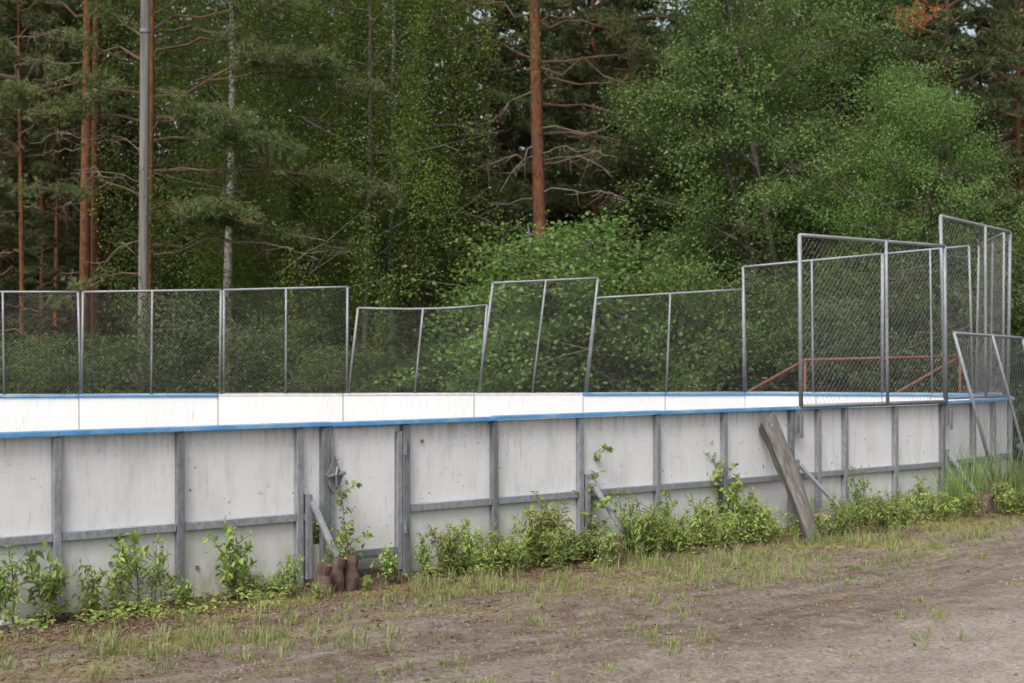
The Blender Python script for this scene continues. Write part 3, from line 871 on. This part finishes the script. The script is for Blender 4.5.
inst(birch, 223, 27.2, .6, 1.0, 'white barked birch with drooping light green leaves, right of the grey pole')
inst(birch, 392, 30, 2.4, .80, 'slim far birch glimpsed behind the sagging low mesh panel')
inst(birch_dark, 362, 26.3, 4.0, .92, 'weeping birch with a light green right edge, between pole and stout middle pine')
# slim pines on the left
inst(pines[4], 22, 28.5, .4, .95, 'slim brownish pine trunk at the far left of the trunk cluster')
inst(pines[4], 41, 31, 2.1, 1.0, 'thin dark pine trunk second from the left edge, half hidden in needles')
inst(pines[4], 56, 29.5, 3.7, .85, 'thin tan pine trunk just left of the orange pair')
inst(pines[0], -45, 30, 5.0, 1.0, 'pine whose needle branches reach in at the left edge of the picture')
inst(pines[3], 116, 38, 4.0, 1.0, 'dark pine half hidden between the orange pair and the grey pole')
inst(pines[4], 405, 33, 1.0, .95, 'dark reddish pine trunk right of the weeping birches')
inst(pines[4], 484, 35, 5.1, .95, 'pale brown pine trunk left of the stout middle pine')
inst(pines[2], 452, 31, .2, .9, 'dark needled pine between the weeping birch and the stout middle pine')
inst(pines[3], 640, 29.5, 2.0, .95, 'low branched dark pine right of the stout middle pine')
inst(pines[2], 588, 34, 3.0, 1.0, 'pine behind the stout middle pine, on its right')
inst(alders[0], 808, 26, .3, .9, 'big bushy alder with dark green leaves behind the near mesh panel')
inst(alders[1], 868, 24.8, 1.6, .60, 'bright fresh green tree bulging right of the big alder', sz=.76)
inst(alders[0], 748, 30, 3.3, 1.0, 'tall alder between the low dark pine and the big bushy alder')
inst(birch_dark, 275, 31.5, 1.0, .95, 'weeping leafy birch close behind the white birch trunk')
inst(birch_dark, 790, 31, 1.3, 1.0, 'birch whose upper leaves show above the big bushy alder')
inst(pines[3], 950, 28.2, .9, .95, 'dark low branched pine with a rusty dead needle clump, right of the bright green tree')
inst(pines[2], 1022, 30, 4.2, 1.0, 'dark pine at the right edge of the picture')
inst(pines[3], 905, 33, 5.0, 1.05, 'pine rising behind the bright green tree, upper right')
inst(pines[1], 985, 36, 2.6, 1.0, 'tall pine standing between the two dark pines on the right')
inst(alders[1], 1080, 25, 4.0, .5, 'fresh green alder leaning in at the right edge behind the corner')
# dead rusty clump hanging in the upper right pine (part of it)
def dead_clump(px, py, D, root, n=110):
    rng = np.random.default_rng(3)
    c = np.array(at(px, D, py)); P = c + rng.normal(size=(n, 3)) * np.array([.17, .17, .13])
    o = poly_obj('dead_needles', needles(rng, P, unit(rng.normal(size=(n, 3))), 13, .11, .011), 3, M['needledead'])
    bpy.context.view_layer.update()
    o.parent = root; o.matrix_parent_inverse = root.matrix_world.inverted()
for o in list(C.objects):
    if o.get('label', '').startswith('dark low branched pine with'): dead_clump(916, 17, 26.4, o)
# fill pines deep in the wood
rnd = random.Random(77)
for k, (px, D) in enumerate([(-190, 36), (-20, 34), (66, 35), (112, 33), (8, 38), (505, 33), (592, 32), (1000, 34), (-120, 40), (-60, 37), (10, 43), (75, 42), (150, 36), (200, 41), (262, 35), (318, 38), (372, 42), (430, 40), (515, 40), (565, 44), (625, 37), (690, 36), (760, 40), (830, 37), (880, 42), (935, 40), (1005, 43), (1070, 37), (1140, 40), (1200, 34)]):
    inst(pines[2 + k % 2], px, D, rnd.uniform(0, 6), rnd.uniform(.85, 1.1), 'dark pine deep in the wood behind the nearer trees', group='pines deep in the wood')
# bushes along the back of the rink
for k, (px, D, b, s, lab) in enumerate([
    (-60, 22.6, 1, .85, 'bush at the left edge below the reaching pine branches'), (18, 24.6, 0, .62, 'dark bush behind the leftmost mesh panel in the picture'),
    (62, 23.2, 1, .52, 'low bush below the orange trunk pair'), (118, 25.4, 0, .7, 'dark bush behind the foot of the grey pole'),
    (186, 23.0, 1, .86, 'leafy bush just right of the grey pole behind the mesh'), (262, 25.2, 0, .84, 'bush right of the birch trunk behind the mesh'),
    (322, 22.9, 1, .62, 'bush behind the right end of the rail that slopes up'), (382, 26.0, 0, .5, 'low dark bush behind the sagging mesh panel'),
    (452, 24.4, 0, .66, 'bush behind the right half of the sagging mesh panel'), (512, 23.0, 2, .66, 'bush with a bright top behind the tilted mesh panel'),
    (566, 23.2, 2, 1.3, 'tallest bright green bush, at the foot of the stout middle pine'), (622, 25.0, 0, 1.1, 'bush behind the left end of the wide low panel'),
    (676, 22.8, 2, .78, 'bright bush behind the middle of the wide low panel'), (722, 24.5, 0, 1.05, 'bush behind the right end of the wide low panel'),
    (778, 23.2, 1, .8, 'bush behind the left stay of the red goal frame'), (838, 23.9, 0, .95, 'bush behind the crossbar of the red goal frame'),
    (905, 23.6, 1, .9, 'bush behind the right part of the near mesh panel'), (965, 23.6, 0, 1.05, 'bush behind the tallest mesh panel'),
    (1002, 24.8, 2, 1.15, 'bright bush at the right edge above the corner'), (1050, 21.5, 0, 1.0, 'bush just right of the rink corner'),
    (1130, 21, 1, 1.1, 'bush outside the right edge, beyond the corner')]):
    inst(bushes[b], px, D, k * 1.7, s, lab, 'bush', sz=s * (.85 + .4 * ((k * 7) % 5) / 5))
for k, (px, D, s, lab) in enumerate([(36, 26, .30, 'young pine low between the slim left trunks'), (300, 26.5, .34, 'young pine in the dark gap right of the birch'), (420, 26.8, .36, 'young dark pine behind the dented top rail'),
                                     (480, 27.5, .42, 'young dark pine left of the foot of the stout middle pine'), (150, 29, .36, 'young pine behind the grey pole foot')]):
    inst(pines[3], px, D, 1.3 * k, s, lab)
# far wood that closes the view
def far_wood():
    rng = np.random.default_rng(99)
    n = 3400
    X = rng.uniform(-32, 32, n); Y = rng.uniform(46, 60, n); Zc = rng.uniform(.4, 15, n) ** 1.0
    g = np.array([noise.noise(Vector((x * .22, z * .22, y * .1))) for x, y, z in zip(X, Y, Zc)])
    keep = (g > -.22) | (Zc < 9.5) | (X < -12)
    c = np.stack([X, Y, Zc], 1)[keep]
    idx = rng.integers(0, len(c), 240000)
    P = c[idx] + rng.normal(size=(240000, 3)) * np.array([.9, .9, .55])
    P[:, 2] = np.maximum(P[:, 2], .05)
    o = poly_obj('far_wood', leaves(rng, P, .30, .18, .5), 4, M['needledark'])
    tag(o, 'far dark woodland closing the view behind the trees', 'woodland', kind='stuff')
far_wood()

# ------------------------------------------------------------------ saplings and weeds at the foot of the wall
def sapling(seed, H, nst, leaf_l, leaf_w, per_m, side=.25, name='sapling', leafm='leafsap', lean=.25, branchy=1.0, stemr=.006, start=.15):
    rng = np.random.default_rng(seed)
    root = empty(name, (0, 0, 0)); st = MB(); Ps, As = [], []
    for s in range(nst):
        hs = H * (1 if s == 0 else rng.uniform(.45, .95))
        a = rng.uniform(0, 6.28); ln_ = lean * hs * rng.uniform(.1, 1)
        x0 = rng.normal(size=2) * .04 * (nst > 1)
        pts = [np.array([x0[0] + math.cos(a) * ln_ * t ** 1.4 + rng.normal() * .008, x0[1] + math.sin(a) * ln_ * t ** 1.4 + rng.normal() * .008, hs * t * (1 - .08 * t) - .02]) for t in np.linspace(0, 1, 8)]
        st.tube(pts, [stemr * (1 - .75 * k / 7) + .001 for k in range(8)], 5, cap=False)
        tw = [(pts, start, hs)]
        for b in range(int(hs * 8 * branchy)):
            t = rng.uniform(.2, .92); q = interp(pts, t); aa = rng.uniform(0, 6.28); L = side * rng.uniform(.4, 1.1) * (1.1 - .6 * t)
            e = q + np.array([math.cos(aa) * L, math.sin(aa) * L, L * rng.uniform(.3, 1.0)])
            p2 = limb_pts(rng, q, e, 4, .08); st.tube(p2, [.0035, .003, .002, .001], 4, cap=False)
            tw.append((p2, .1, L))
        for (pp_, s0, L) in tw:
            for k in range(max(2, int(L * per_m))):
                t = rng.uniform(s0, 1.0); q = interp(pp_, t)
                dirn = unit(pp_[-1] - pp_[0]); o = unit(np.cross(dirn, rng.normal(size=3)))
                Ps.append(q); As.append(unit(o * .9 + dirn * .35 + np.array([0, 0, -.1])))
    P, Ax = np.array(Ps), np.array(As); N = len(P)
    L = leaf_l * rng.uniform(.5, 1.2, N); W = leaf_w * L / leaf_l * rng.uniform(.85, 1.15, N)
    nrm = rng.normal(size=(N, 3)) * .45 + np.array([0, 0, 1.0])
    st.build('stem', M['stem'], root)
    o = poly_obj('foliage', leaves_folded(P, Ax, nrm, L, W), 4, M[leafm], root)
    return root
protos = {
    'birch': [sapling(61, 1.0, 1, .058, .044, 60, .26, 'birch_sapling', lean=.25, branchy=1.9), sapling(62, 1.0, 2, .055, .042, 56, .24, 'birch_sapling', lean=.2, branchy=1.7)],
    'aspen': [sapling(63, .5, 3, .065, .044, 62, .20, 'leafy_sapling', branchy=2.6), sapling(64, .5, 4, .058, .038, 66, .20, 'leafy_sapling', branchy=2.6), sapling(69, .5, 4, .055, .034, 65, .20, 'leafy_sapling', branchy=2.2)],
    'thin': [sapling(65, .6, 4, .06, .02, 75, .18, 'willow_sapling', lean=.25, branchy=2.2)],
    'herb': [sapling(66, .45, 13, .055, .014, 85, .15, 'weed_clump', 'leafherb', lean=.38, branchy=1.6, stemr=.004, start=.05), sapling(67, .45, 11, .05, .020, 85, .15, 'weed_clump', 'leafherb', lean=.36, branchy=1.7, stemr=.004, start=.05)],
}
H0 = {'birch': 1.0, 'aspen': .5, 'thin': .6, 'herb': .45}
for lst in protos.values():
    for o in lst: o.location = (0, -50, -5)
usedp = set(); cnt = {}
def plant(kind, px, d, top, label, wide=1.0):
    k = cnt.get(kind, 0); cnt[kind] = k + 1
    pr = protos[kind][k % len(protos[kind])]
    if pr.name in usedp: o = copy_tree(pr)
    else: o = pr; usedp.add(pr.name)
    p = gp(px, d); h = EYE + (HOR - top) / F * p.y - p.z
    if kind == 'birch': wide = 1.35
    if kind == 'herb': h *= random.uniform(.78, 1.22)
    h = max(.15, h * (1.34 if kind == 'herb' else 1.2)) / H0[kind]; wide *= random.uniform(.66, .92)
    o.location = p; o.scale = (h * wide, h * wide, h); o.rotation_euler = (0, 0, k * 2.1 + px)
    tag(o, label, {'herb': 'weed'}.get(kind, 'sapling'), 'saplings and weeds along the wall')
plant('thin', 10, .22, 545, 'sparse narrow leaved sapling at the left edge over the pale slab', 1.1)
plant('aspen', 50, .20, 550, 'dense sapling in front of the first steel post from the left', 1.0)
plant('aspen', 88, .24, 568, 'low leafy sapling between the first post and the tallest leftward sapling', 1.1)
plant('aspen', 122, .18, 536, 'tall broad leaved sapling in the middle of the second bay from the left', .9)
plant('thin', 160, .18, 540, 'twiggy sapling just left of the second steel post', .9)
plant('aspen', 182, .30, 575, 'small sapling at the foot of the second steel post', 1.2)
plant('aspen', 232, .20, 530, 'sapling standing alone in the third bay before the narrow filler board', 1.0)
plant('herb', 255, .28, 572, 'low weed right of the lone sapling in the third bay', 1.0)
plant('aspen', 290, .42, 555, 'leafy sapling hiding the foot of the brace left of the gate', .8)
plant('birch', 352, .30, 492, 'birch sapling growing up against the gate behind the log stubs', .8)
plant('birch', 333, .33, 530, 'young birch in front of the left gate post', .9)
plant('aspen', 385, .30, 548, 'low bush of leaves right of the log stubs at the gate', 1.1)
plant('aspen', 425, .18, 535, 'sparse sapling just right of the gate hinges', .8)
plant('aspen', 462, .20, 522, 'upright sapling left of the first post right of the gate', .8)
plant('herb', 478, .35, 545, 'bright weed at the foot of the first post right of the gate', 1.1)
plant('herb', 508, .28, 535, 'weed clump just right of the first post right of the gate', 1.1)
plant('aspen', 535, .22, 508, 'bushy sapling left of the middle brace', .9)
plant('aspen', 560, .30, 520, 'leafy sapling touching the middle brace post', 1.0)
plant('birch', 592, .10, 455, 'tall thin birch sapling behind the middle brace', .5)
plant('herb', 585, .50, 530, 'weed clump in front of the middle brace boulder', 1.1)
plant('thin', 628, .35, 492, 'fine leaved sapling right of the middle brace', .8)
plant('herb', 632, .45, 512, 'big weed clump right of the middle brace boulder', 1.0)
plant('thin', 668, .28, 494, 'narrow leaved sapling right of the second post past the middle brace', .9)
plant('herb', 668, .48, 518, 'weed clump in front of the narrow leaved sapling', 1.1)
plant('aspen', 698, .35, 505, 'sapling left of the tallest birch sapling on the post', .9)
plant('birch', 728, .09, 436, 'tallest birch sapling climbing the post left of the leaning timber', .55)
plant('aspen', 742, .25, 482, 'leafy sapling between the tallest birch sapling and the timber', .8)
plant('herb', 712, .50, 520, 'weed clump at the foot of the tallest birch sapling', 1.0)
plant('herb', 752, .48, 508, 'weed clump just left of the timber foot', 1.1)
plant('herb', 795, .55, 508, 'weed clump hugging the timber foot on its right', .8)
plant('thin', 862, .25, 470, 'tall narrow leaved weed in front of the post right of the boulder', .8)
plant('herb', 858, .42, 500, 'weed clump right of the brown boulder', .9)
plant('herb', 893, .50, 500, 'brightest round weed clump, before the last post left of the corner', 1.1)
plant('aspen', 918, .28, 478, 'leafy sapling between the last two posts before the corner', .8)
plant('herb', 932, .45, 492, 'weed clump at the corner brace', .9)

plant('herb', 313, -.22, 515, 'leaves showing through the hole in the narrow filler board', .9)
for px, d, top, lab in [(522, .55, 535, 'low weed clump in front of the bushy sapling'), (556, .70, 530, 'weed clump in front of the middle brace post, nearest the track'),
        (612, .80, 522, 'weed clump on the track side of the middle boulder'), (648, .75, 515, 'full weed clump midway between middle brace and tallest birch sapling'),
        (684, .72, 514, 'weed clump left of the tallest birch sapling, at the track edge'), (726, .75, 510, 'weed clump at the track edge below the tallest birch sapling'),
        (770, .70, 515, 'weed clump at the left of the timber foot, on the track edge'), (842, .70, 506, 'weed clump in front of the brown boulder'),
        (880, .85, 498, 'round bushy weed clump farthest out on the track, near the corner'), (905, .80, 500, 'weed clump right of the round bushy one near the corner'), (945, .75, 498, 'weed clump before the reddish boulder'),
        (968, .62, 490, 'weed clump left of the reddish boulder in the grass'), (1003, .78, 488, 'weed clump right of the reddish boulder in the grass'), (1022, .95, 490, 'weed clump at the right edge in front of the tall grass'),
        (820, .62, 512, 'low weed clump hiding the left half of the brown boulder'), (318, .62, 585, 'low weed before the darkest log stub'), (366, .50, 578, 'low weed at the right of the thick log stub')]:
    plant('herb', px, d, top, lab, 1.15)
for px, d, top, lab in [(447, .35, 535, 'weed clump left of the upright sapling right of the gate'), (495, .45, 530, 'weed clump under the first rail post right of the gate, track side'), (545, .45, 515, 'weed clump behind the bushy sapling by the middle brace'),
        (655, .35, 500, 'weed clump at the foot of the second post past the middle brace'), (705, .35, 498, 'weed clump between the sapling and the tallest birch sapling'), (765, .40, 500, 'weed clump close to the boards left of the timber'),
        (908, .40, 490, 'weed clump close to the boards between the last two posts')]:
    plant('herb', px, d, top, lab, 1.1)
# tall grass clumps
def grass_clump(seed, n, H, R_, wide=.012):
    rng = np.random.default_rng(seed)
    out = []
    a = rng.uniform(0, 6.28, n); r = np.abs(rng.normal(size=n)) * R_
    b = np.stack([np.cos(a) * r, np.sin(a) * r, np.zeros(n) - .01], 1)
    h = H * rng.uniform(.45, 1.1, n); a2 = rng.uniform(0, 6.28, n); bend = rng.uniform(.1, .5, n) * h
    dr = np.stack([np.cos(a2), np.sin(a2), np.zeros(n)], 1); sd = np.stack([-np.sin(a2), np.cos(a2), np.zeros(n)], 1)
    w = wide * rng.uniform(.5, 1.1, n)
    prev = None
    for k in range(5):
        t = k / 4
        c = b + dr * (bend * t * t)[:, None] + np.array([0, 0, 1]) * (h * (t - .18 * t * t))[:, None]
        e = sd * (w * (1 - t) ** .6 * .5 + .0006)[:, None]
        cur = (c - e, c + e)
        if prev is not None: out.append(np.stack([prev[0], prev[1], cur[1], cur[0]], 1))
        prev = cur
    return np.concatenate(out, 0)
gi = 0
for px, d, h, n, lab in [(955, .40, .75, 150, 'tall grass clump left of the reddish boulder'), (972, .30, .95, 150, 'tall grass clump between wall corner and loose panel'),
                         (1000, .55, .85, 170, 'tall grass clump in front of the loose panel leg'), (1022, .75, .8, 170, 'tall grass clump at the right edge before the loose panel'),
                         (1045, .7, .9, 160, 'tall grass clump beyond the right edge of the picture')]:
    o = poly_obj('tall_grass', grass_clump(200 + gi, n, h, .14, .010), 4, M['tallgrass']); gi += 1
    o.location = gp(px, d); tag(o, lab, 'grass clump', 'tall grass clumps at the corner')

# low weeds, grass, litter and pebbles: uncountable
def scatter(seed, n, pxr, dfun):
    rng = np.random.default_rng(seed); out = []
    while len(out) < n:
        px = rng.uniform(*pxr); d = dfun(rng)
        p = near(px) + NRM * d
        if p.y < 5: continue
        out.append((p.x, p.y, gz(p.x, p.y), d, px))
    return out, rng
sc, rng = scatter(301, 1100, (-60, 985), lambda r: abs(r.normal()) * .32 + .06)
P, Ax = [], []
for (x, y, z, d, px) in sc:
    dens = 1.0 if 440 < px < 960 else .2
    if rng.uniform() > dens or noise.noise(Vector((x * 1.3, y * 1.3, 5))) < -.15: continue
    hh = rng.uniform(.04, .16 if px < 450 else .32)
    for k in range(int(rng.integers(12, 36))):
        a = rng.uniform(0, 6.28); zz = hh * rng.uniform(.1, 1)
        P.append((x + rng.normal() * .05, y + rng.normal() * .05, z + zz)); Ax.append((math.cos(a), math.sin(a), rng.uniform(-.2, .7)))
P, Ax = np.array(P), np.array(Ax)
N = len(P); Lw = rng.uniform(.022, .058, N)
o = poly_obj('weeds', leaves_folded(P, Ax, rng.normal(size=(N, 3)) * .4 + np.array([0, 0, 1.0]), Lw, Lw * rng.uniform(.3, .6, N)), 4, M['leafherb'])
tag(o, 'low green weeds at the foot of the board wall', 'weeds', kind='stuff')
# grass tufts on the verge
sc, rng = scatter(302, 5200, (-150, 1150), lambda r: r.uniform(.2, 4.6))
parts_ = []
for i, (x, y, z, d, px) in enumerate(sc):
    nz = noise.noise(Vector((x * .9, y * .9, 11))) + .5 * noise.noise(Vector((x * 3.0, y * 3.0, 3)))
    band = math.exp(-((d - (1.35 if px < 430 else 1.65)) / .65) ** 2) * (1.0 if px > 430 else .25) + .14
    if rng.uniform() > band * (1.1 + 2.2 * nz): continue
    h = rng.uniform(.03, .10) * (1 + 1.3 * max(0, nz) + (.5 if rng.uniform() < .15 else 0)) * (1.0 if d < 2.4 else .6)
    g = grass_clump(1000 + i, int(rng.integers(10, 34)), h, rng.uniform(.012, .05), .0045)
    parts_.append(g + np.array([x, y, z]))
o = poly_obj('grass', np.concatenate(parts_, 0), 4, M['grass']); tag(o, 'thin tufts of grass on the bare verge', 'grass', kind='stuff')
# dry leaves and twigs
sc, rng = scatter(303, 16000, (-200, 1150), lambda r: abs(r.normal()) * (.7 if r.uniform() < .6 else 2.0) + .02)
P = np.array([(s[0], s[1], s[2] + .006) for s in sc]); N = len(P)
o = poly_obj('leaf_litter', leaves(rng, P, .034, .019, 2.0, 0, .6), 4, M['litter']); tag(o, 'dry brown leaves and bark bits by the wall', 'leaf litter', kind='stuff')
# pebbles: little four-sided stones
sc, rng = scatter(304, 26000, (-200, 1250), lambda r: r.uniform(.3, 6.5))
F3 = []
for (x, y, z, d, px) in sc:
    s_ = .0035 + .010 * rng.uniform() ** 5; a = rng.uniform(0, 6.28)
    q = [np.array([x + math.cos(a + k * 2.09) * s_ * rng.uniform(.7, 1.3), y + math.sin(a + k * 2.09) * s_ * rng.uniform(.7, 1.3), z - .001]) for k in range(3)]
    t = np.array([x, y, z + s_ * .9])
    for k in range(3): F3.append([q[k], q[(k+1) % 3], t])
o = poly_obj('gravel', np.array(F3), 3, M['pebble']); tag(o, 'loose gravel on the dirt track', 'gravel', kind='stuff')
# clods of soil and bits of bark
import bmesh
sc, rng = scatter(306, 2600, (-200, 1200), lambda r: abs(r.normal()) * 2.2 + .1)
V0 = []
b_ = bmesh.new(); bmesh.ops.create_icosphere(b_, subdivisions=1, radius=1)
tri = np.array([[v.co[:] for v in f.verts] for f in b_.faces]); b_.free()
for (x, y, z, d, px) in sc:
    if noise.noise(Vector((x * .8, y * 1.3, 31))) < -.05: continue
    r_ = .006 + .016 * rng.uniform() ** 3
    sc_ = r_ * rng.uniform(.6, 1.5, 3) * np.array([1.3, 1.3, .7])
    wob = 1 + .35 * np.sin(tri @ rng.normal(size=3) * 3)[..., None]
    V0.append(tri * wob * sc_ + np.array([x, y, z]))
o = poly_obj('soil_clods', np.concatenate(V0, 0), 3, M['clod']); tag(o, 'small brown clods and bark crumbs on the dirt', 'clods', kind='stuff')
# straw and dead grass lying on the verge
sc, rng = scatter(305, 15000, (-200, 1150), lambda r: abs(r.normal()) * 1.7 + .15)
Q = []
for (x, y, z, d, px) in sc:
    if noise.noise(Vector((x * 1.1, y * 1.1, 21))) < -.08 and rng.uniform() < .85: continue
    a = rng.uniform(0, 6.28); L = rng.uniform(.02, .09); w_ = .0022
    u_ = np.array([math.cos(a), math.sin(a), rng.uniform(-.05, .25)]); v_ = np.array([-math.sin(a), math.cos(a), 0]) * w_
    p_ = np.array([x, y, z + .006])
    Q.append([p_ - v_, p_ + v_, p_ + u_ * L + v_ * .3, p_ + u_ * L - v_ * .3])
o = poly_obj('dead_grass', np.array(Q), 4, M['straw']); tag(o, 'flattened dry grass stalks on the verge', 'dead grass', kind='stuff')

# ------------------------------------------------------------------ light, sky, camera
sc = bpy.context.scene
w = bpy.data.worlds.new('World'); sc.world = w; w.use_nodes = True
nt = w.node_tree; bg = nt.nodes['Background']
sky = nt.nodes.new('ShaderNodeTexSky'); sky.sky_type = 'NISHITA'; sky.sun_disc = False
EL, AZ = R(52), R(205)         # azimuth clockwise from +Y
sky.sun_elevation = EL; sky.sun_rotation = AZ
sky.air_density = 1.0; sky.dust_density = 6.0; sky.ozone_density = .6
hs = nt.nodes.new('ShaderNodeHueSaturation'); hs.inputs['Saturation'].default_value = .48
nt.links.new(sky.outputs[0], hs.inputs['Color']); nt.links.new(hs.outputs[0], bg.inputs['Color']); bg.inputs['Strength'].default_value = .15
sun = bpy.data.lights.new('sun', 'SUN'); sun.energy = 1.2; sun.angle = R(25); sun.color = (1, .975, .94)
so = bpy.data.objects.new('sun', sun); C.objects.link(so)
dirv = Vector((math.sin(AZ) * math.cos(EL), math.cos(AZ) * math.cos(EL), math.sin(EL)))
so.rotation_euler = (-dirv).to_track_quat('-Z', 'Y').to_euler(); so.location = dirv * 60
cam = bpy.data.cameras.new('camera'); co = bpy.data.objects.new('camera', cam); C.objects.link(co)
co.location = (0, 0, EYE); co.rotation_euler = (R(90), 0, 0)
cam.lens = 50; cam.sensor_width = 36; cam.shift_y = (HOR - 341.5) / 1024.0
cam.clip_end = 2000; cam.clip_start = .1
cam.dof.use_dof = True; cam.dof.focus_distance = 11.0; cam.dof.aperture_fstop = 3.2
sc.camera = co
vs = sc.view_settings; vs.view_transform = 'Standard'; vs.look = 'None'; vs.exposure = 0.6; vs.gamma = 1
sc.cycles.max_bounces = 6; sc.cycles.diffuse_bounces = 4; sc.cycles.transmission_bounces = 3; sc.cycles.glossy_bounces = 2
sc.cycles.use_denoising = True
try: sc.cycles.denoiser = 'OPENIMAGEDENOISE'
except Exception: pass
sc.render.use_persistent_data = False
